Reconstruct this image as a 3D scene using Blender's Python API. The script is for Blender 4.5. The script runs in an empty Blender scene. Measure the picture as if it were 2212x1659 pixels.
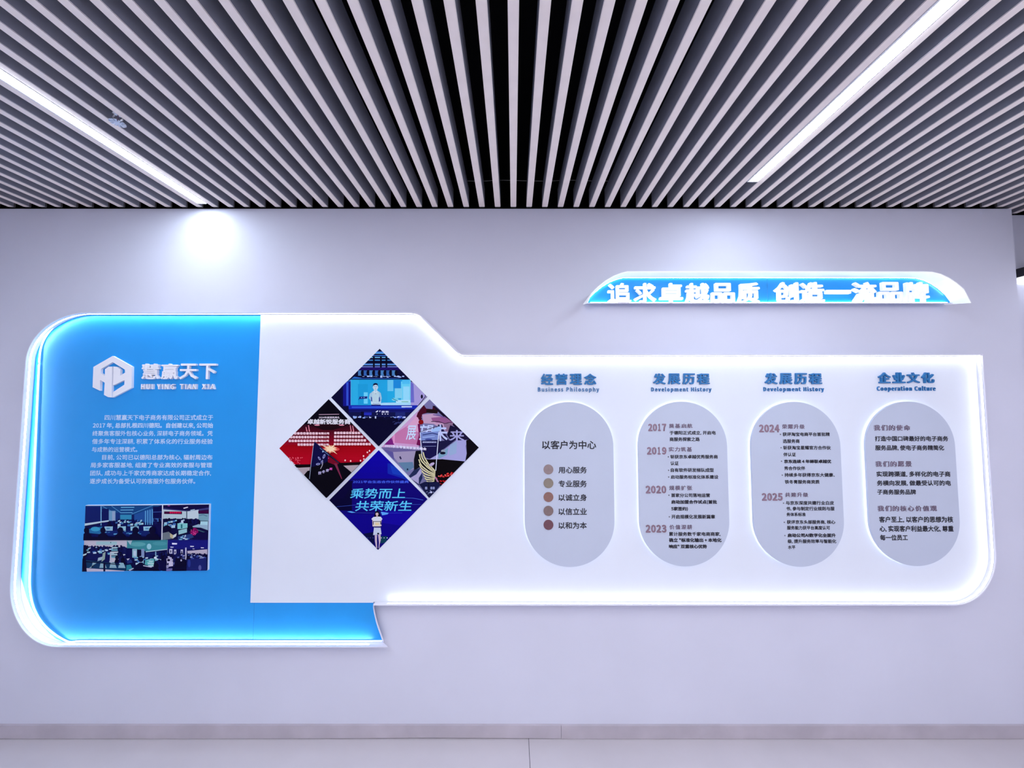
import bpy, bmesh, math, os, random
from mathutils import Vector, Matrix

# ------------------------------------------------------------------ scene, camera, world, exposure
S = bpy.context.scene
COL = S.collection
S.view_settings.view_transform = 'Standard'
S.view_settings.look = 'None'
S.view_settings.exposure = 0.2
S.view_settings.gamma = 1.0
S.view_settings.use_curve_mapping = False
S.cycles.use_denoising = True
S.cycles.max_bounces = 8
S.cycles.diffuse_bounces = 5
S.cycles.sample_clamp_indirect = 6.0

F, CX, CY = 800.0, 1109.0, 829.5            # focal length and principal point, in photo pixels
PITCH = math.atan(42.0 / F)
D = 2.0                                     # camera to feature wall
H = 2.794                                   # underside of the slats
CZ = 1.716                                  # camera height

cam_d = bpy.data.cameras.new('camera')
cam_d.sensor_fit = 'HORIZONTAL'
cam_d.sensor_width = 36.0
cam_d.lens = F * 36.0 / 2212.0
cam_d.shift_x = -3.0 / 2212.0
cam_d.clip_start = 0.02
cam = bpy.data.objects.new('camera', cam_d)
cam.location = (0, 0, CZ)
cam.rotation_euler = (math.pi / 2 + PITCH, 0, 0)
COL.objects.link(cam)
S.camera = cam

W = bpy.data.worlds.new('world')
W.use_nodes = True
W.node_tree.nodes['Background'].inputs[0].default_value = (0.6, 0.65, 0.8, 1)
W.node_tree.nodes['Background'].inputs[1].default_value = 0.02
S.world = W

LAMP = 46.0          # radiance of the ceiling light diffusers
LED = 42.0           # radiance of the LED strips inside the signs
LED_WHITE = 13.0

# added unseen fill lights above and behind the camera, brightening slats and room
for name, x, y0, y1, watts in (('added_fill_light', -0.302, -2.4, 0.5, 42.0), ('added_fill_light', 2.5, -2.4, 0.5, 27.0)):
    ld = bpy.data.lights.new(name, 'AREA')
    ld.shape = 'RECTANGLE'
    ld.size, ld.size_y = 0.06, y1 - y0
    ld.energy = watts
    ld.color = (1.0, 0.95, 0.95)
    lo = bpy.data.objects.new(name, ld)
    lo.location = (x, (y0 + y1) / 2, H - 0.01)
    COL.objects.link(lo)


def P(px, py, Y=D):
    """point of the plane y = Y seen at a photo pixel -> (x, z)"""
    xc, yc = (px - CX) / F, (CY - py) / F
    dy = math.cos(PITCH) - yc * math.sin(PITCH)
    dz = math.sin(PITCH) + yc * math.cos(PITCH)
    t = Y / dy
    return (xc * t, CZ + dz * t)


def lin(c):
    return tuple(((v / 255.0) / 12.92 if v / 255.0 <= 0.04045 else ((v / 255.0 + 0.055) / 1.055) ** 2.4) for v in c)


# ------------------------------------------------------------------ materials
def mat(name, col, rough=0.5, metal=0.0, noise=0.0, scale=30.0, bump=0.0, spec=0.5, emit=None, strength=0.0):
    m = bpy.data.materials.new(name)
    m.use_nodes = True
    nt = m.node_tree
    b = nt.nodes['Principled BSDF']
    b.inputs['Base Color'].default_value = (*col, 1)
    b.inputs['Roughness'].default_value = rough
    b.inputs['Metallic'].default_value = metal
    b.inputs['Specular IOR Level'].default_value = spec
    if noise or bump:
        tc = nt.nodes.new('ShaderNodeTexCoord')
        n = nt.nodes.new('ShaderNodeTexNoise')
        n.inputs['Scale'].default_value = scale
        n.inputs['Detail'].default_value = 4
        nt.links.new(tc.outputs['Object'], n.inputs['Vector'])
        if noise:
            r = nt.nodes.new('ShaderNodeValToRGB')
            r.color_ramp.elements[0].position = 0.3
            r.color_ramp.elements[1].position = 0.7
            r.color_ramp.elements[0].color = (*[max(0, c * (1 - noise)) for c in col], 1)
            r.color_ramp.elements[1].color = (*[min(1, c * (1 + noise)) for c in col], 1)
            nt.links.new(n.outputs['Fac'], r.inputs['Fac'])
            nt.links.new(r.outputs['Color'], b.inputs['Base Color'])
        if bump:
            bp = nt.nodes.new('ShaderNodeBump')
            bp.inputs['Strength'].default_value = bump
            bp.inputs['Distance'].default_value = 0.002
            nt.links.new(n.outputs['Fac'], bp.inputs['Height'])
            nt.links.new(bp.outputs['Normal'], b.inputs['Normal'])
    if emit:
        b.inputs['Emission Color'].default_value = (*emit, 1)
        b.inputs['Emission Strength'].default_value = strength
    return m


M = {}
M['wall'] = mat('lavender_white_wall_paint', (0.69, 0.705, 0.83), 0.75, noise=0.02, scale=3, spec=0.3)
M['room'] = mat('pale_room_paint', (0.74, 0.72, 0.78), 0.8, noise=0.02, scale=4, spec=0.2)
M['plenum'] = mat('black_plenum_paint', (0.006, 0.006, 0.008), 0.95, noise=0.1, scale=8, spec=0.05)
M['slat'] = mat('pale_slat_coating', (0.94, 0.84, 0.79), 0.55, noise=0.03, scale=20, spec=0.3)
M['slat_side_shade'] = mat('shade_toned_slat_sides', (0.27, 0.275, 0.33), 0.6, noise=0.05, scale=20, spec=0.2)  # shade between the slats put into the colour: darker, bluish sides
M['slat_cap'] = mat('dark_slat_end', (0.10, 0.095, 0.10), 0.6, noise=0.05)
M['housing'] = mat('white_light_housing', (0.75, 0.75, 0.8), 0.4, noise=0.01)
M['lamp'] = mat('opal_light_diffuser', (0.9, 0.9, 0.95), 0.4, emit=(0.80, 0.90, 1.0), strength=LAMP, noise=0.01)
M['skirting'] = mat('grey_tile_skirting', (0.50, 0.46, 0.52), 0.35, noise=0.10, scale=6)
M['board'] = mat('white_board_face', (0.77, 0.82, 0.92), 0.45, noise=0.01, scale=5)
M['rim'] = mat('white_rim_acrylic', (0.78, 0.78, 0.90), 0.35, noise=0.01, scale=9)
M['blue'] = mat('sky_blue_acrylic', (0.010, 0.30, 0.78), 0.40, noise=0.03, scale=4, spec=0.35)
M['led'] = mat('cool_led_strip', (0.9, 0.9, 0.9), 0.4, emit=(0.80, 0.93, 1.0), strength=LED, noise=0.01)
M['led_white'] = mat('white_led_strip', (0.9, 0.9, 0.9), 0.4, emit=(0.93, 0.96, 1.0), strength=LED_WHITE, noise=0.01)
M['led_line'] = mat('light_guide_line', (0.9, 0.9, 0.9), 0.4, emit=(0.85, 0.95, 1.0), strength=0.8, noise=0.01)
M['led_halo'] = mat('halo_led_strip', (0.9, 0.9, 0.9), 0.4, emit=(0.9, 0.95, 1.0), strength=4.0, noise=0.01)
M['led_soft'] = mat('soft_led_strip', (0.9, 0.9, 0.9), 0.4, emit=(0.85, 0.95, 1.0), strength=12.0, noise=0.01)
M['rim_glow'] = mat('rim_acrylic_with_glow', (0.85, 0.88, 0.92), 0.35, emit=(0.92, 0.98, 1.0), strength=0.28, noise=0.01)  # self-glow in the rim stands in for LED light falling on it
M['letter_white'] = mat('white_letter_acrylic', (0.86, 0.86, 0.93), 0.35, noise=0.01)
M['letter_lit'] = mat('lit_white_letter_acrylic', (0.9, 0.9, 0.93), 0.35, noise=0.01, emit=(0.95, 0.98, 1.0), strength=0.26)
M['letter_blue'] = mat('blue_letter_acrylic', (0.012, 0.17, 0.44), 0.3, noise=0.05, scale=40)
M['print_white'] = mat('white_print_ink', (0.55, 0.72, 0.95), 0.6, noise=0.02)
M['print_black'] = mat('black_print_ink', (0.008, 0.008, 0.02), 0.6, noise=0.05)
M['print_grey'] = mat('grey_bullet_ink', (0.12, 0.12, 0.16), 0.6, noise=0.05)
M['plaque'] = mat('grey_plaque_acrylic', (0.53, 0.585, 0.72), 0.4, noise=0.02, scale=5)
M['rose'] = mat('rose_mirror_acrylic', (0.30, 0.20, 0.26), 0.35, metal=0.4, noise=0.15, scale=25)
M['mauve'] = mat('mauve_letter_acrylic', (0.22, 0.17, 0.24), 0.4, metal=0.3, noise=0.15, scale=25)
M['chrome'] = mat('chromed_brass', (0.75, 0.78, 0.82), 0.25, metal=0.9, noise=0.03)
M['black'] = mat('black_metal', (0.008, 0.008, 0.014), 0.5, noise=0.05)
M['cable'] = mat('grey_cable_sheath', (0.30, 0.30, 0.30), 0.6, noise=0.05)
for i, c in enumerate([(172, 152, 152), (164, 152, 138), (164, 122, 112), (150, 128, 126), (130, 86, 98)]):
    M['disc%d' % i] = mat('disc_acrylic_%s' % 'abcde'[i], tuple(v * 0.75 for v in lin(c)), 0.35, metal=0.2, noise=0.08, scale=60)

# floor: pale tile, one dark joint
mf = mat('pale_floor_tile', (0.58, 0.55, 0.60), 0.28, noise=0.05, scale=2.5)
nt = mf.node_tree
bs = nt.nodes['Principled BSDF']
src = bs.inputs['Base Color'].links[0].from_socket
tc = nt.nodes.new('ShaderNodeTexCoord')
sx = nt.nodes.new('ShaderNodeSeparateXYZ')
nt.links.new(tc.outputs['Object'], sx.inputs[0])
a1 = nt.nodes.new('ShaderNodeMath'); a1.operation = 'SUBTRACT'; a1.inputs[1].default_value = 0.246
a2 = nt.nodes.new('ShaderNodeMath'); a2.operation = 'ABSOLUTE'
a3 = nt.nodes.new('ShaderNodeMath'); a3.operation = 'LESS_THAN'; a3.inputs[1].default_value = 0.0014
nt.links.new(sx.outputs[0], a1.inputs[0]); nt.links.new(a1.outputs[0], a2.inputs[0]); nt.links.new(a2.outputs[0], a3.inputs[0])
mx = nt.nodes.new('ShaderNodeMixRGB')
mx.inputs['Color2'].default_value = (0.05, 0.05, 0.07, 1)
nt.links.new(a3.outputs[0], mx.inputs['Fac']); nt.links.new(src, mx.inputs['Color1'])
nt.links.new(mx.outputs['Color'], bs.inputs['Base Color'])
M['floor'] = mf

# printed photographs: ink colours stored per face
mp = bpy.data.materials.new('photo_print')
mp.use_nodes = True
at = mp.node_tree.nodes.new('ShaderNodeAttribute')
at.attribute_name = 'ink'
mp.node_tree.links.new(at.outputs['Color'], mp.node_tree.nodes['Principled BSDF'].inputs['Base Color'])
mp.node_tree.nodes['Principled BSDF'].inputs['Roughness'].default_value = 0.5
mp.node_tree.nodes['Principled BSDF'].inputs['Specular IOR Level'].default_value = 0.04
M['photo'] = mp


# ------------------------------------------------------------------ object helpers
ORIG = {}


def thing(name, label, cat, loc, group=None):
    o = bpy.data.objects.new(name, None)
    o.empty_display_size = 0.05
    o.location = loc
    o['label'] = label
    o['category'] = cat
    if group:
        o['group'] = group
    COL.objects.link(o)
    ORIG[o.name] = Vector(loc)
    return o


def tag(o, label, cat, group=None):
    o['label'] = label
    o['category'] = cat
    if group:
        o['group'] = group
    return o


def obj(name, bm, m, parent=None, loc=None, smooth=False):
    """links a bmesh given in world coordinates as ONE mesh object"""
    if parent is not None:
        org = ORIG[parent.name]
    elif loc is not None:
        org = Vector(loc)
    else:
        xs = [v.co.x for v in bm.verts]; ys = [v.co.y for v in bm.verts]; zs = [v.co.z for v in bm.verts]
        org = Vector(((min(xs) + max(xs)) / 2, (min(ys) + max(ys)) / 2, min(zs)))
    bmesh.ops.translate(bm, verts=bm.verts, vec=-org)
    me = bpy.data.meshes.new(name)
    bm.to_mesh(me)
    bm.free()
    for x in (m if isinstance(m, (list, tuple)) else [m]):
        me.materials.append(x)
    if smooth:
        for p in me.polygons:
            p.use_smooth = True
    o = bpy.data.objects.new(name, me)
    COL.objects.link(o)
    if parent is not None:
        o.parent = parent
    else:
        o.location = org
    ORIG[o.name] = org
    return o


def structure(name, bm, m):
    o = obj(name, bm, m)
    o['kind'] = 'structure'
    return o


def box(x0, x1, y0, y1, z0, z1, bm=None, bevel=0.0):
    b = bm or bmesh.new()
    r = bmesh.ops.create_cube(b, size=1.0)
    for v in r['verts']:
        v.co = Vector(((x0 + x1) / 2 + v.co.x * (x1 - x0), (y0 + y1) / 2 + v.co.y * (y1 - y0), (z0 + z1) / 2 + v.co.z * (z1 - z0)))
    if bevel:
        es = set(e for v in r['verts'] for e in v.link_edges)
        bmesh.ops.bevel(b, geom=list(es), offset=bevel, segments=2, affect='EDGES')
    return b


def prism(pts, y0, y1, bm=None):
    """slab with an (x, z) outline, front face at y0 (towards the room), back at y1"""
    b = bm or bmesh.new()
    area = sum(pts[i][0] * pts[(i + 1) % len(pts)][1] - pts[(i + 1) % len(pts)][0] * pts[i][1] for i in range(len(pts)))
    if area < 0:
        pts = pts[::-1]
    f = [b.verts.new((x, y0, z)) for x, z in pts]
    k = [b.verts.new((x, y1, z)) for x, z in pts]
    b.faces.new(f)
    b.faces.new(k[::-1])
    n = len(pts)
    for i in range(n):
        j = (i + 1) % n
        b.faces.new((f[j], f[i], k[i], k[j]))
    return b


def offset(path, d, closed=False):
    """polyline shifted by d to its right-hand side (x, z)"""
    n = len(path)
    out = []
    for i in range(n):
        a = path[i - 1] if (i > 0 or closed) else None
        c = path[(i + 1) % n] if (i < n - 1 or closed) else None
        p = Vector(path[i])
        ds = []
        if a is not None:
            ds.append((p - Vector(a)).normalized())
        if c is not None:
            ds.append((Vector(c) - p).normalized())
        nn = [Vector((t.y, -t.x)) for t in ds]
        if len(nn) == 2:
            m = (nn[0] + nn[1]).normalized()
            k = max(0.35, m.dot(nn[0]))
            q = p + m * (d / k)
        else:
            q = p + nn[0] * d
        out.append((q.x, q.y))
    return out


def wall_strip(path, d0, d1, y0, y1, lit=False):
    """upright band following a path: between offsets d0 and d1 of it, from y0 to y1"""
    b = bmesh.new()
    A, B = offset(path, d0), offset(path, d1)
    rows = []
    for p, q in zip(A, B):
        rows.append([b.verts.new((p[0], y0, p[1])), b.verts.new((q[0], y0, q[1])),
                     b.verts.new((q[0], y1, q[1])), b.verts.new((p[0], y1, p[1]))])
    for r, s in zip(rows, rows[1:]):
        for k in range(4):
            l = (k + 1) % 4
            f = b.faces.new((r[k], r[l], s[l], s[k]))
            f.material_index = 1 if (lit and k == 1) else 0
    b.faces.new(rows[0][::-1])
    b.faces.new(rows[-1])
    bmesh.ops.recalc_face_normals(b, faces=b.faces)
    return b


def tube(path3, r, seg=8, bm=None):
    b = bm or bmesh.new()
    pts = [Vector(p) for p in path3]
    rings = []
    for i, p in enumerate(pts):
        t = (pts[min(i + 1, len(pts) - 1)] - pts[max(i - 1, 0)]).normalized()
        u = t.cross(Vector((0, 0, 1)))
        if u.length < 1e-3:
            u = t.cross(Vector((0, 1, 0)))
        u.normalize()
        w = u.cross(t).normalized()
        rings.append([b.verts.new(p + (u * math.cos(a) + w * math.sin(a)) * r) for a in [2 * math.pi * k / seg for k in range(seg)]])
    for A, B in zip(rings, rings[1:]):
        for k in range(seg):
            l = (k + 1) % seg
            b.faces.new((A[k], A[l], B[l], B[k]))
    b.faces.new(rings[0][::-1])
    b.faces.new(rings[-1])
    bmesh.ops.recalc_face_normals(b, faces=b.faces)
    return b


def lathe(profile, cx, cy, seg=20, bm=None):
    """profile of (r, z) turned about the vertical at (cx, cy)"""
    b = bm or bmesh.new()
    rings = [[b.verts.new((cx + r * math.cos(2 * math.pi * k / seg), cy + r * math.sin(2 * math.pi * k / seg), z)) for k in range(seg)] for r, z in profile]
    for A, B in zip(rings, rings[1:]):
        for k in range(seg):
            l = (k + 1) % seg
            b.faces.new((A[k], A[l], B[l], B[k]))
    b.faces.new(rings[0])
    b.faces.new(rings[-1][::-1])
    bmesh.ops.recalc_face_normals(b, faces=b.faces)
    return b


def arc(cx, cz, rx, rz, a0, a1, n=12):
    return [(cx + rx * math.cos(math.radians(a0 + (a1 - a0) * k / n)), cz + rz * math.sin(math.radians(a0 + (a1 - a0) * k / n))) for k in range(n + 1)]


def smooth(pts, n=4):
    """Catmull-Rom curve through 2D points"""
    out = []
    for i in range(len(pts) - 1):
        p0, p1, p2, p3 = pts[max(i - 1, 0)], pts[i], pts[i + 1], pts[min(i + 2, len(pts) - 1)]
        for k in range(n):
            t = k / n
            out.append(tuple(0.5 * (2 * p1[j] + (p2[j] - p0[j]) * t + (2 * p0[j] - 5 * p1[j] + 4 * p2[j] - p3[j]) * t * t + (3 * p1[j] - p0[j] - 3 * p2[j] + p3[j]) * t ** 3) for j in (0, 1)))
    return out + [tuple(pts[-1])]


# ------------------------------------------------------------------ text helpers
_tc = {}
try:                                        # the sans face that ships with Blender
    FACE = bpy.data.fonts.load(os.path.join(bpy.utils.system_resource('DATAFILES', path='fonts'), 'Noto Sans CJK Regular.woff2'))
except Exception:
    FACE = None


def latin(text):
    return FACE is not None and any(ord(c) < 128 and c not in ' ,.' for c in text)


def glyph_mesh(text, weight=0.0, extrude=0.0):
    """flat or extruded text as (verts, faces, bbox), em size 1"""
    key = (text, weight, extrude)
    if key in _tc:
        return _tc[key]
    if weight:
        # heavier strokes: the same outline repeated around itself
        vs, fs, bb = glyph_mesh(text, 0.0, extrude)
        w = weight * (0.55 if latin(text) else 1.0)
        n8 = 8 if extrude else 5
        ring = [(w * math.cos(0.2 + k * 2 * math.pi / n8), w * math.sin(0.2 + k * 2 * math.pi / n8)) for k in range(n8)]
        if w > 0.03:
            ring += [(0.55 * w * math.cos(0.6 + k * 1.57), 0.55 * w * math.sin(0.6 + k * 1.57)) for k in range(4)]
        V, Fc = [], []
        for k, (dx, dy) in enumerate(ring):
            n = len(V)
            dz = k * (0.004 if extrude > 0.05 else 0.0014 if extrude else 0.00005)
            V += [(x + dx, y + dy, z + dz) for x, y, z in vs]
            Fc += [tuple(i + n for i in f) for f in fs]
        _tc[key] = (V, Fc, (bb[0] - w, bb[1] + w, bb[2] - w, bb[3] + w))
        return _tc[key]
    cu = bpy.data.curves.new('t', 'FONT')
    cu.body = text
    cu.size = 1.0
    if latin(text):
        cu.font = FACE
    cu.extrude = extrude
    cu.resolution_u = 2
    cu.fill_mode = 'BOTH' if extrude else 'FRONT'
    o = bpy.data.objects.new('t', cu)
    COL.objects.link(o)
    bpy.context.view_layer.update()
    dg = bpy.context.evaluated_depsgraph_get()
    me = bpy.data.meshes.new_from_object(o.evaluated_get(dg))
    vs = [tuple(v.co) for v in me.vertices]
    fs = [tuple(p.vertices) for p in me.polygons]
    bpy.data.objects.remove(o)
    bpy.data.curves.remove(cu)
    bpy.data.meshes.remove(me)
    if vs:
        bb = (min(v[0] for v in vs), max(v[0] for v in vs), min(v[1] for v in vs), max(v[1] for v in vs))
    else:
        bb = (0, 0, 0, 0)
    _tc[key] = (vs, fs, bb)
    return _tc[key]


def text_bm(text, X0, X1, Z0, Z1, yfront, depth=0.0, weight=0.015, ref=None, bm=None):
    """text whose ink fills X0..X1; its (or ref's) ink height fills Z0..Z1"""
    ex = (0.05 if depth > 0.004 else 0.0501) if depth else 0.0
    vs, fs, bb = glyph_mesh(text, weight, ex)
    rb = glyph_mesh(ref + '1' if latin(text) else ref, weight, ex)[2] if ref else bb
    sx = (X1 - X0) / (bb[1] - bb[0])
    sz = (Z1 - Z0) / (rb[3] - rb[2])
    b = bm or bmesh.new()
    nv = []
    for x, y, z in vs:
        yy = yfront + (0.05 - z) / 0.1 * depth if depth else yfront - z
        nv.append(b.verts.new((X0 + (x - bb[0]) * sx, yy, Z0 + (y - rb[2]) * sz)))
    for f in fs:
        try:
            b.faces.new([nv[i] for i in f])
        except ValueError:
            pass
    return b


def px_text(text, x0, x1, yt, yb, Y, **kw):
    ym = (yt + yb) / 2
    return text_bm(text, P(x0, ym, Y)[0], P(x1, ym, Y)[0], P((x0 + x1) / 2, yb, Y)[1], P((x0 + x1) / 2, yt, Y)[1], Y, **kw)


def letters(parent, text, x0, x1, yt, yb, Y, depth, m, weight, name='letter'):
    """an English line, one mesh per letter; cap height fills yt..yb"""
    ref = glyph_mesh('H', weight, 0.05)[2]
    bar = glyph_mesh('|', weight, 0.05)[2][1]
    spans = []
    for i, ch in enumerate(text):
        if ch == ' ':
            continue
        off = glyph_mesh(text[:i] + '|', weight, 0.05)[2][1] - bar if i else 0.0
        off += i * 0.06
        g = glyph_mesh(ch, weight, 0.05)[2]
        spans.append((ch, off + g[0], off + g[1], g))
    a, c = spans[0][1], spans[-1][2]
    ym = (yt + yb) / 2
    X0, X1 = P(x0, ym, Y)[0], P(x1, ym, Y)[0]
    Z0, Z1 = P(x0, yb, Y)[1], P(x0, yt, Y)[1]
    k = (X1 - X0) / (c - a)
    s = (Z1 - Z0) / (ref[3] - ref[2])
    for ch, l, r, g in spans:
        b = text_bm(ch, X0 + (l - a) * k, X0 + (r - a) * k, Z0 + (g[2] - ref[2]) * s, Z0 + (g[3] - ref[2]) * s, Y, depth=depth, weight=weight)
        obj(name, b, m, parent)


def characters(parent, text, x0, x1, yt, yb, Y, depth, m, weight, gap=0.18):
    n = len(text)
    w = (x1 - x0) / (n + (n - 1) * gap)
    for i, ch in enumerate(text):
        a = x0 + i * w * (1 + gap)
        obj('character', px_text(ch, a, a + w, yt, yb, Y, depth=depth, weight=weight), m, parent)


# ------------------------------------------------------------------ the room
WALL_R = 2.762        # right end of the feature wall
XL, XR = -3.3, 2.965
YB = -3.2
TOP = 3.35
RECESS = 2.07
b = box(XL, WALL_R, D, D + 0.15, 0, H)
structure('wall_front', b, M['wall'])
structure('wall_recess', box(WALL_R, XR + 0.1, RECESS, RECESS + 0.08, 0, H), M['wall'])
structure('wall_left', box(XL - 0.1, XL, YB, D + 0.15, 0, H), M['room'])
structure('wall_plenum_left', box(XL - 0.1, XL, YB, D + 0.6, H, TOP), M['plenum'])
structure('wall_right', box(XR, XR + 0.1, YB, RECESS, 0, H), M['room'])
structure('wall_plenum_right', box(XR, XR + 0.1, YB, D + 0.6, H, TOP), M['plenum'])
structure('wall_back', box(XL, XR, YB - 0.1, YB, 0, H), M['room'])
structure('wall_plenum_back', box(XL, XR, YB - 0.1, YB, H, TOP), M['plenum'])
structure('wall_plenum', box(XL, XR + 0.1, D + 0.6, D + 0.7, H - 0.1, TOP), M['plenum'])
structure('ceiling', box(XL - 0.1, XR + 0.1, YB - 0.1, D + 0.7, TOP, TOP + 0.1), M['plenum'])
structure('floor', box(XL - 0.1, XR + 0.1, YB - 0.1, D + 0.15, -0.1, 0.0), M['floor'])
# skirting: two lengths meeting at the floor joint, lifted a little off the floor in the middle
b = bmesh.new()
SK = 0.066
xs = [XL, -2.4, -1.6, -1.0, -0.4, 0.0, 0.244]
zb = [0.002, 0.002, 0.002, 0.0035, 0.0075, 0.005, 0.003]
for k in range(len(xs) - 1):
    x0, x1 = xs[k], xs[k + 1]
    v = [b.verts.new(c) for c in [(x0, D - 0.012, zb[k]), (x1, D - 0.012, zb[k + 1]), (x1, D - 0.012, SK), (x0, D - 0.012, SK),
                                  (x0, D, zb[k]), (x1, D, zb[k + 1]), (x1, D, SK), (x0, D, SK)]]
    for f in ((0, 1, 2, 3), (3, 2, 6, 7), (4, 5, 1, 0)):
        b.faces.new([v[i] for i in f])
box(0.2455, WALL_R, D - 0.0125, D, 0.0015, SK - 0.001, bm=b)
structure('baseboard_front', b, M['skirting'])

# ------------------------------------------------------------------ ceiling slats
PITCH_X = 0.0862
SW, SH = 0.031, 0.10
XLAMP_L, XLAMP_R = -19.5 * PITCH_X, 13.5 * PITCH_X
ORD = ['zeroth', 'first', 'second', 'third', 'fourth', 'fifth', 'sixth', 'seventh', 'eighth', 'ninth', 'tenth', 'eleventh', 'twelfth', 'thirteenth',
       'fourteenth', 'fifteenth', 'sixteenth', 'seventeenth', 'eighteenth', 'nineteenth', 'twentieth', 'twenty-first', 'twenty-second']
slat0 = {}
for i in range(-37, 35):
    long = i * PITCH_X > WALL_R - 0.01
    ye = RECESS - 0.012 if long else D - 0.012
    if long not in slat0:
        o = obj('ceiling_baffle', box(-SW / 2, SW / 2, YB + 0.3, ye - 0.008, H, H + SH, bevel=0.0015), [M['slat'], M['slat_side_shade']], loc=(0, 0, H))
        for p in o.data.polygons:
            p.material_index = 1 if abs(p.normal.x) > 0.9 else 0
        c = obj('end_cap', box(-SW / 2 + 0.001, SW / 2 - 0.001, ye - 0.008, ye, H + 0.001, H + SH - 0.001), M['slat_cap'], o)
        c['label'] = 'dark end cap'
        slat0[long] = o
    else:
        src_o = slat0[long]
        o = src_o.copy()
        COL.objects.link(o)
        for ch in src_o.children:
            d = ch.copy()
            COL.objects.link(d)
            d.parent = o
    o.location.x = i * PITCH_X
    if i <= -20:
        t = '%s slat to the left of the left light strip' % ORD[-19 - i]
    elif i <= -4:
        t = '%s slat to the right of the left light strip' % ORD[i + 20]
    elif i <= 13:
        t = '%s slat to the left of the right light strip' % ORD[14 - i]
    else:
        t = '%s slat to the right of the right light strip' % ORD[i - 13]
    o['kind'] = 'thing'
    tag(o, 'pale ceiling slat, ' + t, 'ceiling slat', 'slats of the ceiling')


# ------------------------------------------------------------------ ceiling lights between the slats
def ceiling_light(x, y0, y1, label):
    t = thing('ceiling_light', label, 'light', (x, (y0 + y1) / 2, H - 0.004), 'light strips in the ceiling')
    t['kind'] = 'thing'
    h = bmesh.new()
    box(x - 0.027, x - 0.0205, y0, y1, H - 0.002, H + 0.05, bm=h)
    box(x - 0.0195, x - 0.0185, y0, y1, H + 0.004, H + 0.05, bm=h)
    box(x + 0.0245, x + 0.0265, y0, y1, H - 0.001, H + 0.05, bm=h)
    box(x - 0.0205, x + 0.0265, y0, y1, H + 0.05, H + 0.055, bm=h)
    obj('housing', h, M['housing'], t)
    obj('diffuser', box(x - 0.018, x + 0.024, y0 + 0.004, y1 - 0.004, H - 0.003, H + 0.03, bevel=0.003), M['lamp'], t)
    obj('end_plate', box(x - 0.027, x + 0.0265, y1, y1 + 0.004, H - 0.002, H + 0.055), M['housing'], t)
    return t


ceiling_light(XLAMP_L, -2.3, 1.942, 'long white glowing light strip in the ceiling reaching almost to the wall, left one')
ceiling_light(XLAMP_R, -2.5, 1.745, 'long white glowing light strip in the ceiling ending short of the wall, right one')

# ------------------------------------------------------------------ sprinkler head between slats
sxp, syp = -1.497, 1.347
t = thing('sprinkler_head', 'small metal fire sprinkler hanging between ceiling slats near the left light strip', 'sprinkler', (sxp, syp, H - 0.02))
obj('pipe', lathe([(0.011, H + 0.02), (0.011, H + 0.5)], sxp, syp, 14), M['chrome'], t)
obj('body', lathe([(0.010, H + 0.012), (0.016, H + 0.014), (0.016, H + 0.024), (0.012, H + 0.03)], sxp, syp, 12), M['chrome'], t)
for s in (-1, 1):
    obj('frame_arm', tube([(sxp + s * 0.012, syp, H + 0.016), (sxp + s * 0.019, syp, H + 0.006), (sxp + s * 0.017, syp, H - 0.006), (sxp + s * 0.003, syp, H - 0.017)], 0.0028, 8), M['chrome'], t)
obj('bulb', lathe([(0.001, H - 0.014), (0.003, H - 0.01), (0.003, H + 0.008), (0.001, H + 0.012)], sxp, syp, 10), M['mauve'], t)
b = bmesh.new()
for k in range(12):
    a0, a1 = 2 * math.pi * k / 12 - 0.17, 2 * math.pi * k / 12 + 0.17
    v = []
    for z in (H - 0.0195, H - 0.0175):
        v += [b.verts.new((sxp + r * math.cos(a), syp + r * math.sin(a), z)) for r, a in ((0.009, a0 - 0.05), (0.024, a0), (0.024, a1), (0.009, a1 + 0.05))]
    for f in ((0, 1, 2, 3), (7, 6, 5, 4), (0, 4, 5, 1), (1, 5, 6, 2), (2, 6, 7, 3), (3, 7, 4, 0)):
        b.faces.new([v[i] for i in f])
lathe([(0.011, H - 0.020), (0.011, H - 0.0172), (0.004, H - 0.016)], sxp, syp, 16, bm=b)
obj('deflector', b, M['chrome'], t)

# ------------------------------------------------------------------ thin cable lying across the slats
pts = [(-0.30 + 0.05 * k, 1.905 + 0.004 * math.sin(k * 0.9), H + SH + 0.0018 + 0.0006 * math.sin(k * 1.7)) for k in range(18)]
tag(obj('cable', tube(pts, 0.0014, 6), M['cable']), 'thin grey cable lying across the slats in the dark ceiling gap', 'cable')

# ------------------------------------------------------------------ light bar at the right edge
lx = 2.853
t = thing('light_bar', 'black light bar with glowing lower edge beside the right end of the wall', 'light', (lx + 0.05, 1.6, 2.389))
obj('housing', box(lx, XR, 1.0, RECESS, 2.429, 2.478, bevel=0.002), M['black'], t)
obj('diffuser', box(lx + 0.001, XR, 1.005, RECESS, 2.389, 2.428, bevel=0.004), mat('bar_diffuser', (0.9, 0.9, 0.9), 0.4, noise=0.01, emit=(0.9, 0.95, 1), strength=1.1), t)

# ------------------------------------------------------------------ blue sign board (left)
YF = 1.928            # front edge of the rims
YBLUE = 1.965         # face of the blue acrylic
YWHITE = 1.955        # face of the white board


def flat_path(px_list, Y):
    return [P(x, y, Y) for x, y in px_list]


zt = P(380, 674.5, YF)[1]
zb_ = P(480, 1398.8, YF)[1]
xl = (P(51.5, 781, YF)[0] + P(23, 1265, YF)[0]) / 2
tlx, tlz = P(190, 674, YF)[0], P(52, 781, YF)[1]
blx, blz = P(122, 1399, YF)[0], P(22, 1262, YF)[1]
x560 = P(552, 990, YWHITE)[0]
x838 = P(838, 1398, YF)[0]
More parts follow.
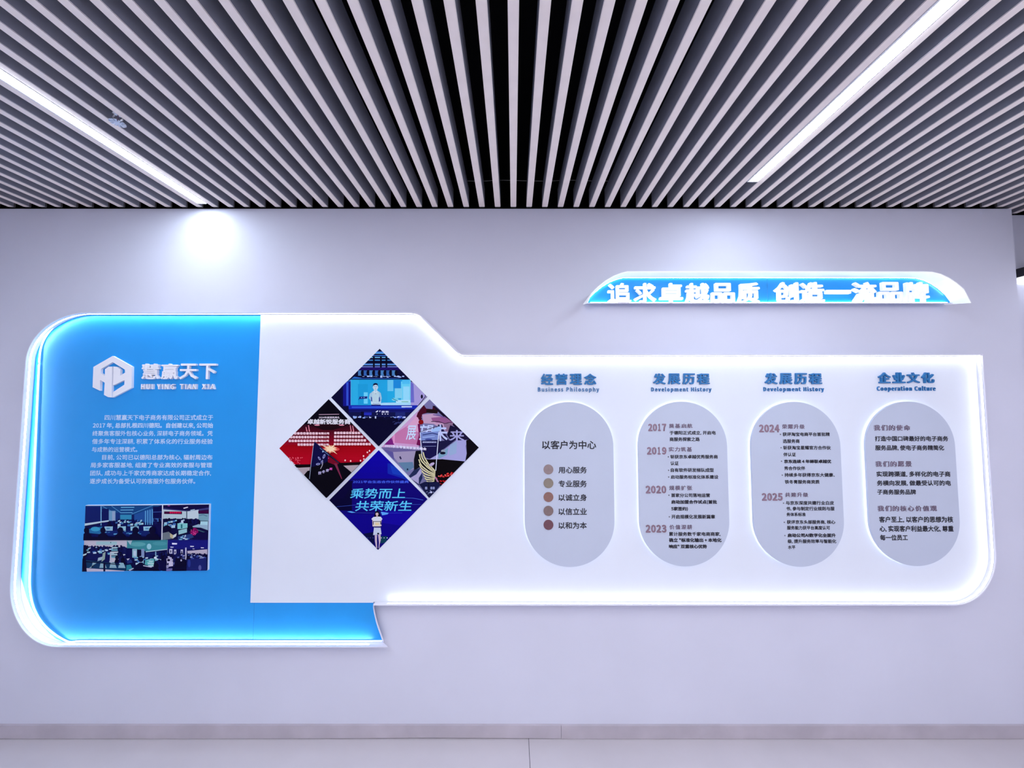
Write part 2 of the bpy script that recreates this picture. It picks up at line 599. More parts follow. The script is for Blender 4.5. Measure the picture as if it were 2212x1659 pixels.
# rim outline, clockwise seen from the room: from lower right, along the bottom, up the left side, along the top
rim_blue = [(x838, zb_)] + [(blx + (x838 - blx) * k / 4, zb_) for k in (3, 2, 1)] + arc(blx, blz, blx - xl, blz - zb_, 270, 180, 16) + arc(tlx, tlz, tlx - xl, zt - tlz, 180, 90, 16) + [(x560 + 0.004, zt)]
board = thing('blue_sign_board', 'large sky blue lit sign board with rounded left corners and a white rim', 'sign board', (P(300, 1398, YBLUE)[0], D, zb_))
inner = offset(rim_blue, 0.004)
# curved right-hand end of the lower strip
end_px = [(827.5, 1386.5), (821, 1368), (814, 1347), (809, 1327), (806.5, 1312), (807, 1303)]
end = flat_path(end_px, YBLUE)
x_end_top = end[-1]
end = smooth(end)
outline = [(end[-1][0] - 0.06, inner[0][1])] + inner[1:] + [(x560 + 0.02, P(560, 1290, YBLUE)[1] + 0.02)] + [(end[-1][0] - 0.06, P(560, 1290, YBLUE)[1] + 0.02)]
obj('back_panel', prism(outline, YBLUE + 0.002, D), M['board'], board)
# blue face: its lower left corner is rounder than the rim's, which leaves a white crescent
xin = xl + 0.0045
cr = flat_path([(137, 1389), (121, 1380), (106, 1368), (91, 1352), (78, 1334), (66, 1312), (57, 1290), (51, 1268), (47, 1246)], YBLUE)
cr2 = [(p[0], max(p[1], zb_ + 0.006)) for p in cr]
XS = P(548, 1345, YBLUE)[0]
top_in = [p for p in inner if p[1] > cr2[-1][1] + 0.07]
zbl = zb_ + 0.005
blue_main = [(XS - 0.0008, zbl), (cr2[0][0] + 0.05, zbl)] + cr2[:-1] + [(xin + 0.003, cr2[-1][1]), (xin, cr2[-1][1] + 0.06)] + [(max(p[0], xin), p[1]) for p in top_in[:-1]] + [(x560 + 0.02, inner[-1][1]), (x560 + 0.02, P(560, 1290, YBLUE)[1]), (XS - 0.0008, P(560, 1290, YBLUE)[1])]
obj('blue_panel', prism(blue_main, YBLUE, YBLUE + 0.002), M['blue'], board)
ext = [(XS + 0.0008, zbl)] + [(XS + 0.0008, P(560, 1290, YBLUE)[1])] + [(end[-1][0], P(560, 1290, YBLUE)[1])] + end[::-1] + [(end[0][0], zbl)]
obj('extension_panel', prism(ext, YBLUE - 0.0003, YBLUE + 0.005), M['blue'], board)
rb = wall_strip(rim_blue, 0.0, 0.004, YF, D)
for v in rb.verts:                          # the rim's right-hand end is cut at a slant
    if v.co.x > x838 - 0.001 and v.co.y > D - 0.001:
        v.co.x -= 2.0 * (x838 - end[0][0])
obj('rim', rb, M['rim'], board)
obj('edge_trim', wall_strip(end, 0.0, 0.003, YBLUE - 0.003, YBLUE + 0.006), M['rim'], board)['label'] = 'curved white edge at the right end'
# LED strips on the blue face
zled = zb_ + 0.012
bend = smooth(flat_path([(160, 682), (138, 692), (117, 708), (101, 728), (91.5, 749), (87.5, 775), (86, 800)], YBLUE))
bend2 = smooth(flat_path([(67, 1235), (66.5, 1260), (68.5, 1284), (74, 1308), (84, 1330), (97, 1348), (113, 1363), (132, 1376), (152, 1385)], YBLUE) + [(P(172, 1388, YBLUE)[0], zled), (P(210, 1388, YBLUE)[0], zled)])
path = bend + bend2 + [(P(542, 1388, YBLUE)[0], zled), (end[0][0] - 0.004, zled)]
obj('light_guide', tube([(x, YBLUE - 0.0045, z) for x, z in path], 0.0035, 8), M['led_line'], board)
obj('led_strip', wall_strip([(x838 - 0.10, zb_)] + rim_blue[1:22], 0.0042, 0.0062, YBLUE - 0.025, YBLUE - 0.018, lit=True), [M['housing'], M['led']], board)
obj('led_strip', wall_strip(rim_blue[21:], 0.0042, 0.0062, YBLUE - 0.025, YBLUE - 0.018, lit=True), [M['housing'], M['led']], board)

LINES_BLUE = [
    ('四川慧赢天下电子商务有限公司正式成立于', 226, 460.5, 896.6, 907.7), ('2017 年, 总部扎根四川德阳。自创建以来, 公司始', 200.7, 460.5, 913.8, 924.6),
    ('终聚焦客服外包核心业务, 深耕电子商务领域。凭', 199.7, 459.7, 931, 941.8), ('借多年专注深耕, 积累了体系化的行业服务经验', 198.9, 459.7, 948.4, 959.2),
    ('与成熟的运营模式。', 198.4, 296.8, 966, 976.5), ('目前, 公司已以德阳总部为核心, 辐射周边布', 220.7, 459, 982.7, 993.4),
    ('局多家客服基地, 组建了专业高效的客服与管理', 195.7, 458.2, 999.6, 1010.3), ('团队, 成功与上千家优秀商家达成长期稳定合作,', 195, 455.9, 1016.8, 1027.6),
    ('逐步成长为备受认可的客服外包服务伙伴。', 194.1, 422, 1034.2, 1045.2)]
for s, x0, x1, y0, y1 in LINES_BLUE:
    obj('text_line', px_text(s, x0, x1, y0, y1, YBLUE - 0.0006, ref='国', weight=0.018), M['print_white'], board)

# ------------------------------------------------------------------ emblem and name on the blue board
K5 = 6.9125


def c5(pts):
    return [P(180 + u / K5, 750 + v / K5, YBLUE - 0.012) for u, v in pts]


b = bmesh.new()
for poly in ([(150, 295), (437, 130), (437, 222), (262, 325)], [(437, 130), (725, 290), (620, 335), (437, 222)],
             [(150, 295), (262, 325), (258, 385), (252, 490), (247, 650), (138, 598)],
             [(258, 385), (322, 428), (319, 530), (252, 490)],
             [(322, 330), (375, 290), (430, 290), (417, 750), (368, 745), (308, 712), (319, 530), (322, 428)],
             [(450, 288), (500, 292), (552, 335), (549, 425), (623, 380), (615, 490), (442, 572)],
             [(620, 335), (725, 290), (720, 605), (612, 560), (615, 490), (623, 380)],
             [(612, 560), (720, 605), (435, 752), (441, 672)]):
    prism(c5(poly), YBLUE - 0.012, YBLUE, bm=b)
bmesh.ops.remove_doubles(b, verts=b.verts, dist=1e-5)
tag(obj('emblem', b, M['letter_white']), 'white raised hexagonal letter emblem on the blue board', 'emblem')
t = thing('name_lettering', 'white raised lettering in two lines beside the hexagonal emblem', 'lettering', (P(386, 841, YBLUE)[0], YBLUE, P(386, 841, YBLUE)[1]))
for ch, a, c in zip('慧赢天下', (870, 1160, 1435, 1725), (1135, 1412, 1700, 1985)):
    obj('character', px_text(ch, 180 + a / K5, 180 + c / K5, 785.4, 819.2, YBLUE - 0.012, depth=0.012, weight=0.022), M['letter_white'], t)
for wd, a, c in (('HUI', 862, 1036), ('YING', 1097, 1358), ('TIAN', 1440, 1685), ('XIA', 1770, 1960)):
    letters(t, wd, 180 + a / K5, 180 + c / K5, 829.6, 840.9, YBLUE - 0.012, 0.012, M['letter_white'], 0.016)

# ------------------------------------------------------------------ white sign board (centre and right)
ztw = P(730, 674, YF)[1]
zdw = P(1560, 765, YF)[1]
zbw = P(1400, 1308.3, YF)[1]
xrw = (P(2124.4, 764, YF)[0] + P(2152, 1195, YF)[0]) / 2
corner = flat_path([(887.8, 673.8), (894, 674.6), (900.4, 676.4), (906.6, 679.2), (911.3, 682.7)], YF)
corner[0] = (corner[0][0], ztw)
corner2 = flat_path([(988, 757.3), (992.9, 761.7), (997.6, 764.4), (1004, 765.2)], YF)
corner2[-1] = (corner2[-1][0], zdw)
brx, brz = P(2062, 1308, YF)[0], P(2152, 1195, YF)[1]
rim_white = [(x560, ztw)] + corner + corner2 + [(P(1560, 765, YF)[0], zdw), (xrw, zdw)] + arc(brx, brz, xrw - brx, brz - zbw, 0, -90, 18) + [(P(1400, 1308, YF)[0], zbw), (P(806.5, 1308, YF)[0], zbw)]
wb = thing('white_sign_board', 'long white edge-lit sign board with a stepped top and rounded lower right corner', 'sign board', (P(1400, 1308, YF)[0], D, zbw))
ins = offset(rim_white, 0.004)
zlow = P(680, 1302, YWHITE)[1]
face = [(x560, zlow), (x560, ins[0][1])] + ins[1:-1] + [(P(806.5, 1303, YWHITE)[0], ins[-1][1]), (P(806.5, 1303, YWHITE)[0], zlow)]
obj('panel', prism(face, YWHITE, YBLUE - 0.0015), M['board'], wb)
behind = [(P(830, 1200)[0], ins[-1][1] + 0.02), (P(830, 1200)[0], P(830, 800)[1]), (P(1010, 800)[0], P(1010, 800)[1]), (ins[12][0] - 0.03, P(1010, 800)[1]), (ins[12][0] - 0.03, ins[-1][1] + 0.12), (brx - 0.05, ins[-1][1] + 0.02)]
obj('subframe', prism(behind, YBLUE - 0.0015, D), M['board'], wb)
obj('rim', wall_strip(rim_white, 0.0, 0.004, YF, D), M['rim'], wb)
lit = rim_white
n_top = 1 + len(corner) + len(corner2) + 2


def led_on_rim(path, parent, m, ybase, lo=0.012, hi=0.020):
    """LED strip stuck to the inside of a rim, facing inwards"""
    obj('led_strip', wall_strip(path, 0.0042, 0.0062, ybase - hi, ybase - lo, lit=True), [M['housing'], m], parent)


led_on_rim(lit[:n_top], wb, M['led_white'], YWHITE)
led_on_rim(lit[n_top - 1:-2] + [lit[-2], (P(836, 1308, YF)[0], zbw)], wb, M['led_white'], YWHITE)


# ------------------------------------------------------------------ raised headings on the white board
def heading(label, zh, zx0, zx1, zy0, zy1, en, ex0, ex1, ey0, ey1):
    yy = YWHITE - 0.008
    x, z = P((zx0 + zx1) / 2, ey1, YWHITE)
    t = thing('heading_lettering', label, 'lettering', (x, YWHITE, z), 'blue headings above the oval plaques')
    characters(t, zh, zx0, zx1, zy0, zy1, yy, 0.008, M['letter_blue'], 0.030)
    letters(t, en, ex0, ex1, ey0, ey1, yy + 0.003, 0.005, M['letter_blue'], 0.010)


heading('blue raised two-line heading above the oval plaque with five coloured discs', '经营理念', 1168.5, 1288.5, 807.1, 831.1, 'Business Philosophy', 1162, 1294.2, 836.8, 845.7)
heading('blue raised two-line heading above the oval plaque listing four years', '发展历程', 1411.3, 1533.4, 806.5, 830.2, 'Development History', 1407.3, 1537, 836.8, 845.5)
heading('blue raised two-line heading above the oval plaque listing two years', '发展历程', 1652.7, 1776, 805.8, 829.9, 'Development History', 1650, 1780.2, 836.3, 845.1)
heading('blue raised two-line heading above the rightmost oval plaque', '企业文化', 1898.2, 2018.8, 804.4, 827.7, 'Cooperation Culture', 1895.4, 2021.5, 834.6, 844.0)

# ------------------------------------------------------------------ oval text plaques
YP = YWHITE - 0.020       # front face of the plaques
PT = 0.012


def plaque(label, xc, w, yt, yb, texts):
    x0, _ = P(xc, 1046, YP)
    hw = (P(xc + w / 2, 1046, YP)[0] - P(xc - w / 2, 1046, YP)[0]) / 2
    z1, z0 = P(xc, yt, YP)[1], P(xc, yb, YP)[1]
    t = thing('text_plaque', label, 'plaque', (x0, YP + PT, z0), 'oval plaques on the white board')
    out = arc(x0, z1 - hw, hw, hw, 0, 180, 40) + arc(x0, z0 + hw, hw, hw, 180, 360, 40)
    o = obj('plate', prism(out, YP, YP + PT), M['plaque'], t)
    small = offset(out[::-1], 0.016, closed=True)
    small2 = offset(out[::-1], 0.008, closed=True)
    obj('spacer', prism(small, YP + PT, YWHITE), M['board'], t)
    b = wall_strip(small2 + [small2[0]], 0.0, 0.002, YP + PT + 0.001, YP + PT + 0.006)
    obj('led_strip', b, M['led_halo'], t)
    for kind, s, a, c, u, v in texts:
        if kind == 'y':
            for i, ch in enumerate(s):
                g = 0.10
                wd = (c - a) / (len(s) + (len(s) - 1) * g)
                l = a + i * wd * (1 + g)
                r = l + wd * (0.62 if ch == '1' else 1)
                if ch == '1':
                    l += wd * 0.16; r += wd * 0.16
                obj('digit', px_text(ch, l, r, u, v, YP - 0.002, depth=0.002, weight=0.03), M['rose'], t)
        elif kind == 's':
            characters(t, s, a, c, u, v, YP - 0.002, 0.002, M['mauve'], 0.012, gap=0.20)
        elif kind == 'b':
            q = P(a, u, YP - 0.0006)
            obj('bullet', prism(arc(q[0], q[1], 0.0032, 0.0032, 0, 330, 11), YP - 0.0006, YP), M['print_grey'], t)
        elif kind == 'd':
            q = P(a, u, YP - 0.003)
            obj('disc', prism(arc(q[0], q[1], 0.0252, 0.0252, 0, 350, 35), YP - 0.003, YP), M[s], t)
        else:
            obj('text_line', px_text(s, a, c, u, v, YP - 0.0006, ref='国', weight=0.034 if kind == 't' else 0.024), M['print_black'], t)
    return t


DY = (1014.2, 1043.9, 1073.8, 1103.7, 1133.9)
plaque('pale oval plaque with one centred line and five coloured discs', 1229.7, 193, 868.5, 1224.8,
       [('m', '以客户为中心', 1170.7, 1287.9, 952.7, 970.4)]
       + [('d', 'disc%d' % i, 1184.8, 0, y, 0) for i, y in enumerate(DY)]
       + [('m', s, 1206.4, 1267.7, u, v) for s, u, v in (('用心服务', 1008.7, 1022.5), ('专业服务', 1038.3, 1052.5), ('以诚立身', 1068.2, 1082.1), ('以信立业', 1098.2, 1112.6), ('以和为本', 1128.4, 1142.5))])
plaque('pale oval plaque listing the years 2017, 2019, 2020 and 2023', 1476.5, 193, 867.5, 1223.7, [
    ('y', '2017', 1400.4, 1439.4, 915.3, 931.5), ('s', '奠基启航', 1445.4, 1495.8, 915.3, 924.5),
    ('t', '于德阳正式成立, 开启电', 1446.5, 1546.3, 931, 939.1), ('t', '商服务探索之路', 1446.5, 1511.6, 944.9, 953.2),
    ('y', '2019', 1397.7, 1440, 965.7, 982.2), ('s', '实力筑基', 1444.9, 1494.8, 965.7, 975.5),
    ('b', '', 1443.8, 0, 986.9, 0), ('t', '斩获京东卓越优秀服务商', 1447.9, 1550.6, 982.8, 990.9), ('t', '认证', 1448.1, 1466, 996.6, 1005.3),
    ('b', '', 1444.3, 0, 1016, 0), ('t', '自有软件研发梯队成型', 1448.7, 1542, 1011.5, 1019.9),
    ('b', '', 1444.5, 0, 1030.5, 0), ('t', '启动服务标准化体系建设', 1448.7, 1551.7, 1026.5, 1034.6),
    ('y', '2020', 1395, 1439.4, 1049.2, 1066), ('s', '规模扩张', 1445.9, 1495.3, 1049.2, 1059),
    ('b', '', 1445, 0, 1069.8, 0), ('t', '首家分公司落地运营', 1449.7, 1533.8, 1066, 1074.2), ('t', '启动加盟合作试点(首批', 1449.7, 1549, 1080.4, 1088.5),
    ('t', '5家签约)', 1449.7, 1486, 1095, 1103.2), ('b', '', 1446, 0, 1116.5, 0), ('t', '开启规模化发展新篇章', 1450.3, 1544.7, 1112.1, 1120.8),
    ('y', '2023', 1395, 1440, 1133.8, 1150.7), ('s', '价值深耕', 1446.5, 1495.3, 1133.8, 1143.6),
    ('t', '累计服务数千家电商商家,', 1444.9, 1556.6, 1149.6, 1158), ('t', '确立 "标准化输出 + 本地化', 1444.9, 1558.8, 1162.6, 1171.3),
    ('t', '响应" 双重核心优势', 1444.9, 1527.3, 1176.5, 1184.8)])
plaque('pale oval plaque listing the years 2024 and 2025', 1722.3, 194, 868, 1224.5, [
    ('y', '2024', 1640, 1684, 917, 934), ('s', '荣耀升级', 1690, 1738.2, 916.6, 926.3),
    ('b', '', 1686, 0, 938.3, 0), ('t', '获评淘宝电商平台首批精', 1690.5, 1792.5, 934.3, 942.3), ('t', '选服务商', 1691, 1727.4, 949, 957.3),
    ('b', '', 1687.3, 0, 967.2, 0), ('t', '斩获淘宝星耀官方合作伙', 1691.6, 1794.7, 963.2, 971.4), ('t', '伴认证', 1692.1, 1719.3, 978, 986.2),
    ('b', '', 1688.3, 0, 996.3, 0), ('t', '京东连续 4 年蝉联卓越优', 1693.4, 1795.7, 993, 1000.9), ('t', '秀合作伙伴', 1693.8, 1739.3, 1007.7, 1015.8),
    ('b', '', 1690, 0, 1026.5, 0), ('t', '持续多年获得京东大健康、', 1694.6, 1803.3, 1022.1, 1030.3), ('t', '铁冬青服务商资质', 1695.2, 1770.3, 1037, 1045.1),
    ('y', '2025', 1646, 1691, 1065.2, 1081.8), ('s', '共建升级', 1696.5, 1745.8, 1064.1, 1073.5),
    ('b', '', 1692.7, 0, 1086.9, 0), ('t', '与京东深度共建行业白皮', 1697.2, 1801.7, 1082.5, 1090.7), ('t', '书, 参与制定行业规则与服', 1698.3, 1802.8, 1094.8, 1103),
    ('t', '务体系标准', 1699, 1740.4, 1107.5, 1115.4),
    ('b', '', 1694.3, 0, 1128.3, 0), ('t', '获评京东头部服务商, 核心', 1699.7, 1804.4, 1123.8, 1131.9), ('t', '服务能力获平台高度认可', 1700, 1793, 1136.2, 1144.4),
    ('b', '', 1695.6, 0, 1157, 0), ('t', '启动公司AI数字化全面升', 1701, 1805.5, 1152.5, 1160.7), ('t', '级, 提升服务效率与智能化', 1701.4, 1806.6, 1165.3, 1173.5),
    ('t', '水平', 1702.1, 1718.2, 1178.2, 1186.2)])
plaque('rightmost pale oval plaque with three mauve subheadings', 1971.3, 194, 867.3, 1222.9, [
    ('s', '我们的使命', 1888, 1966.3, 918, 930.1), ('t', '打造中国口碑最好的电子商务', 1889.8, 2048.2, 942.4, 953.2), ('t', '服务品牌, 使电子商务精简化', 1890.6, 2039.5, 962.1, 973),
    ('s', '我们的愿景', 1891.5, 1969.6, 996.3, 1008.2), ('t', '实现跨渠道, 多样化的电子商', 1893.3, 2053.1, 1018.6, 1030), ('t', '务横向发展, 做最受认可的电', 1894.4, 2054.2, 1038.1, 1049.3),
    ('t', '子商务服务品牌', 1894.9, 1978.8, 1057.6, 1068.5),
    ('s', '我们的核心价值观', 1896.3, 2023.8, 1092.6, 1104.3), ('t', '客户至上, 以客户的思想为核', 1899, 2059, 1116.2, 1128.7),
    ('t', '心, 实现客户利益最大化, 尊重', 1900.1, 2059.8, 1136.2, 1148.6), ('t', '每一位员工', 1901, 1961.1, 1155.6, 1167.5)])

# ------------------------------------------------------------------ slogan sign (upper right)
YS, YSF = 1.970, 1.885
ss = thing('slogan_sign', 'long low arched blue sign with white glowing raised letters', 'sign', (P(1680, 655, YS)[0], D, P(1680, 655, YS)[1]))
zs0 = P(1680, 655, YS)[1]
zs1 = P(1700, 600, YS)[1]
inner_l = flat_path([(1263, 655), (1271, 645), (1284, 632), (1300, 619), (1317, 609), (1333, 603), (1345, 601)], YS)
inner_r = flat_path([(1958, 599), (1975, 600.5), (1993, 605), (2010, 613), (2025, 623), (2040, 636), (2054, 653)], YS)
sign = [(x, max(z, zs0)) for x, z in inner_l[:-1]] + [(inner_l[-1][0], zs1), (inner_r[0][0], zs1)] + [(x, max(z, zs0)) for x, z in inner_r[1:]]
sign[0] = (sign[0][0], zs0); sign[-1] = (sign[-1][0], zs0)
xm = P(1658, 630, YS)[0]
obj('back_panel', prism([(x + (0.03 if x < xm else -0.03), z + 0.03 if z < zs0 + 0.01 else z) for x, z in sign], YS + 0.002, D), M['board'], ss)
L = [p for p in sign if p[0] < xm]; R_ = [p for p in sign if p[0] > xm]
obj('blue_panel', prism(L + [(xm - 0.0008, zs1), (xm - 0.0008, zs0)], YS, YS + 0.002), M['blue'], ss)
obj('blue_panel', prism([(xm + 0.0008, zs0), (xm + 0.0008, zs1)] + R_, YS, YS + 0.002), M['blue'], ss)
rb = wall_strip(sign, -0.0045, -0.0005, YSF, D)
for v in rb.verts:                          # both lower ends of the hood dip towards the front
    if v.co.z < zs0 + 0.004 and v.co.y < YSF + 0.001:
        v.co.z = P(1680, 654.5, YSF)[1]
obj('rim', rb, M['rim_glow'], ss)
obj('sill', box(sign[0][0], sign[-1][0], YS - 0.010, YS + 0.002, zs0 - 0.003, zs0), M['rim'], ss)
obj('led_strip', wall_strip(sign[1:-1], 0.0002, 0.0022, YS - 0.007, YS - 0.003, lit=True), [M['housing'], M['led_soft']], ss)
obj('led_strip', box(sign[0][0] + 0.03, sign[-1][0] - 0.03, YS - 0.010, YS - 0.002, zs0 + 0.0005, zs0 + 0.003), M['led_soft'], ss)
YL = 1.954
for ch, a, c, u, v in [('追', 1313, 1364, 611, 654), ('求', 1370, 1418, 611, 654), ('卓', 1425, 1475.8, 611, 654), ('越', 1480.9, 1532.8, 611, 654), ('品', 1536.8, 1587.7, 611, 654),
                       ('质', 1593.8, 1641.6, 610, 654), ('创', 1674, 1725.5, 609, 653), ('造', 1729.6, 1782, 609, 653), ('一', 1784.7, 1838.6, 626, 634), ('流', 1843, 1895, 609, 653),
                       ('品', 1898, 1950.5, 609, 653), ('牌', 1954, 2007.8, 609, 653)]:
    obj('character', px_text(ch, a, c, u, v, YL, depth=YS - YL, weight=0.024 if ch != '一' else 0.02), M['letter_lit'], ss)

# ------------------------------------------------------------------ printed photographs
class Print:
    """a flat print: coloured shapes given in a local frame (origin ox, oy and scale k of photo pixels), cut to the print's edge"""

    def __init__(self, ox, oy, k, quad, Y):
        self.ox, self.oy, self.k, self.Y = ox, oy, k, Y
        self.quad = [P(x, y, Y) for x, y in quad]
        self.bm = bmesh.new()
        self.ink = self.bm.loops.layers.float_color.new('ink')
        self.n = 0

    def w(self, u, v):
        return P(self.ox + u / self.k, self.oy + v / self.k, self.Y)

    def face(self, pts, col):
        y = self.Y - self.n * 0.00003
        vs = [self.bm.verts.new((p[0], y, p[1])) for p in pts]
        f = self.bm.faces.new(vs)
        c = (*lin(col), 1)
        for l in f.loops:
            l[self.ink] = c

    def poly(self, pts, col):
        self.n += 1
        self.face([self.w(*p) for p in pts], col)
        return self

    def base(self, col):
        self.face(self.quad, col)

    def rect(self, u0, v0, u1, v1, col):
        self.poly([(u0, v0), (u1, v0), (u1, v1), (u0, v1)], col)

    def ell(self, u, v, ru, rv, col, n=14, rot=0.0):
        c, s = math.cos(rot), math.sin(rot)
        q = [(ru * math.cos(2 * math.pi * k / n), rv * math.sin(2 * math.pi * k / n)) for k in range(n)]
        self.poly([(u + a * c - b * s, v + a * s + b * c) for a, b in q], col)

    def line(self, pts, wd, col):
        for (a, b), (c, d) in zip(pts, pts[1:]):
            L = math.hypot(c - a, d - b) or 1
            nx, ny = -(d - b) / L * wd / 2, (c - a) / L * wd / 2
            self.poly([(a + nx, b + ny), (c + nx, d + ny), (c - nx, d - ny), (a - nx, b - ny)], col)

    def grad(self, u0, v0, u1, v1, c0, c1, n=8):
        self.n += 1
        for i in range(n):
            t = (i + 0.5) / n
            a, b = v0 + (v1 - v0) * i / n, v0 + (v1 - v0) * (i + 1) / n
            self.face([self.w(*p) for p in ((u0, a), (u1, a), (u1, b), (u0, b))], [c0[q] + (c1[q] - c0[q]) * t for q in range(3)])

    def text(self, s, u0, v0, u1, v1, col, weight=0.02, slant=0.0, drop=0.0):
        """ink box u0..u1 x v0..v1; slant leans right, drop lowers the right end"""
        vs, fs, bb = glyph_mesh(s, weight, 0.0)
        self.n += 1
        y = self.Y - self.n * 0.00003
        nv = []
        for x, yy, z in vs:
            a = (x - bb[0]) / (bb[1] - bb[0])
            c = (yy - bb[2]) / (bb[3] - bb[2])
            p = self.w(u0 + (u1 - u0) * a + slant * (v1 - v0) * c, v1 + (v0 - v1) * c + drop * a)
            nv.append(self.bm.verts.new((p[0], y - z * 0.5, p[1])))
        cc = (*lin(col), 1)
        for f in fs:
            try:
                g = self.bm.faces.new([nv[i] for i in f])
            except ValueError:
                continue
            for l in g.loops:
                l[self.ink] = cc
        self.n += 4

    def blocks(self, n, u0, v0, u1, v1, col, bg):
        """a row of characters too blurred to read"""
        w = (u1 - u0) / n
        for i in range(n):
            a = u0 + i * w
            self.poly([(a + w * 0.10, v0 + 4), (a + w * 0.2, v0), (a + w * 0.8, v0), (a + w * 0.9, v0 + 4), (a + w * 0.9, v1 - 3), (a + w * 0.78, v1), (a + w * 0.2, v1), (a + w * 0.1, v1 - 4)], col)
            k = (i * 7 + n) % 3
            m = (v0 + v1) / 2
            self.rect(a + w * (0.3 + 0.1 * k), m - 4 - 2 * k, a + w * 0.72, m - 1, bg)
            if k:
                self.rect(a + w * 0.3, m + 4, a + w * (0.5 + 0.1 * k), m + 8, bg)

    def done(self, parent, name='picture'):
        q = self.quad
        c = Vector((sum(p[0] for p in q) / 4, 0, sum(p[1] for p in q) / 4))
        for i in range(4):
            a, b = Vector((q[i][0], 0, q[i][1])), Vector((q[(i + 1) % 4][0], 0, q[(i + 1) % 4][1]))
            nrm = (b - a).cross(Vector((0, 1, 0))).normalized()
            if (c - a).dot(nrm) > 0:
                nrm = -nrm
            bmesh.ops.bisect_plane(self.bm, geom=self.bm.verts[:] + self.bm.edges[:] + self.bm.faces[:], dist=1e-6, plane_co=a, plane_no=nrm, clear_outer=True)
        bmesh.ops.recalc_face_normals(self.bm, faces=self.bm.faces)
        for f in self.bm.faces:
            if f.normal.y > 0:
                f.normal_flip()
        return obj(name, self.bm, M['photo'], parent)


def photo_board(label, cat, group, quad, thick, Yback):
    yf = Yback - thick
    pts = [P(x, y, yf) for x, y in quad]
    x = sum(p[0] for p in pts) / 4
    t = thing('photo_board', label, cat, (x, Yback, min(p[1] for p in pts)), group)
    obj('backing', prism(pts, yf, Yback), M['board'], t)
    return t, yf - 0.0004


DG = 'diamond photo boards'
# --- top diamond: a man on a big stage screen (frame of the crop 710, 750 at 7.541 per pixel)
qd = [(820.2, 753.3), (922.8, 857), (818.6, 963.8), (715.3, 858.7)]
t, Y = photo_board('diamond photo of a man on a cyan stage screen, topmost of four', 'photo', DG, qd, 0.008, YWHITE)
p = Print(710, 750, 7.541, qd, Y)
p.base((8, 8, 48))
rnd = random.Random(4)
for i, v in enumerate((70, 92, 130, 160, 205, 268, 312)):
    p.rect(400, v, 1250, v + (26 if i in (0, 5) else 14), ((70, 130, 215), (110, 190, 240), (60, 120, 210), (120, 205, 245), (70, 150, 220), (90, 150, 220), (120, 140, 220))[i])
for u in (735, 850, 940):
    p.rect(u - 14, 150, u + 16, 330, (6, 6, 30))
p.rect(380, 330, 1300, 372, (30, 14, 100))
for k in range(7):
    u = 480 + k * 92
    p.rect(u, 380, u + 66, 462, ((90, 160, 220), (60, 120, 200))[k % 2])
    for j in range(3):
        p.rect(u, 392 + j * 24, u + 66, 400 + j * 24, (20, 20, 90))
    p.ell(u + 66, 420, 22, 46, (6, 6, 30))
for k in range(22):
    u = 520 + rnd.random() * 680
    p.rect(u, 462 + rnd.random() * 22, u + 34, 476 + rnd.random() * 22, (175, 200, 250))
p.poly([(250, 600), (420, 480), (540, 500), (540, 530), (330, 560)], (40, 110, 200))
p.poly([(300, 560), (540, 505), (1100, 505), (1340, 530), (1340, 550), (300, 575)], (40, 90, 190))
p.rect(300, 515, 1300, 528, (10, 8, 40))
p.rect(235, 560, 365, 960, (18, 20, 130)); p.rect(290, 570, 325, 950, (50, 80, 200)); p.rect(200, 570, 238, 960, (10, 10, 60))
p.rect(365, 528, 1340, 945, (34, 168, 222))
p.rect(372, 535, 500, 938, (44, 178, 226)); p.rect(480, 600, 640, 938, (30, 160, 215))
p.rect(960, 535, 1055, 715, (110, 205, 240)); p.rect(1055, 535, 1180, 670, (30, 140, 215)); p.rect(1180, 560, 1335, 900, (105, 215, 245))
p.rect(1200, 535, 1335, 600, (80, 195, 240)); p.rect(1080, 670, 1200, 830, (130, 215, 240)); p.rect(1215, 640, 1320, 880, (150, 225, 250))
p.rect(960, 715, 1075, 900, (34, 175, 225)); p.rect(1100, 860, 1330, 905, (190, 235, 250)); p.ell(1085, 850, 55, 26, (120, 215, 235))
p.line([(1040, 835), (1130, 880)], 8, (40, 90, 130)); p.line([(1190, 890), (1300, 890)], 10, (90, 180, 140))
p.poly([(700, 925), (900, 905), (1340, 900), (1340, 945), (700, 945)], (170, 225, 245))
p.rect(575, 735, 640, 920, (110, 215, 245)); p.poly([(505, 805), (635, 800), (630, 838), (495, 845)], (28, 44, 130))
p.ell(540, 822, 8, 6, (180, 220, 250)); p.ell(580, 820, 8, 6, (180, 220, 250)); p.line([(500, 840), (493, 858)], 10, (28, 44, 130))
# the man on the screen: body, arms, neck, head, hair, features
p.poly([(725, 715), (810, 715), (850, 745), (868, 830), (855, 885), (845, 930), (700, 930), (690, 870), (660, 830), (672, 760)], (165, 205, 225))
p.poly([(735, 715), (800, 715), (822, 750), (820, 900), (715, 900), (712, 750)], (188, 218, 226))
p.poly([(690, 800), (708, 820), (715, 900), (695, 870)], (40, 70, 150)); p.poly([(835, 800), (820, 825), (820, 900), (842, 870)], (40, 70, 150))
p.poly([(690, 880), (780, 905), (860, 880), (845, 935), (770, 945), (695, 930)], (200, 228, 238)); p.line([(720, 915), (770, 925), (835, 912)], 6, (70, 100, 160))
p.rect(742, 680, 792, 724, (170, 205, 228)); p.poly([(742, 700), (768, 735), (792, 700), (800, 720), (768, 760), (734, 720)], (215, 235, 240))
p.line([(768, 740), (768, 768)], 5, (60, 90, 140))
p.ell(766, 650, 40, 56, (195, 222, 235), n=20); p.ell(728, 655, 7, 14, (180, 210, 228)); p.ell(804, 655, 7, 14, (180, 210, 228))
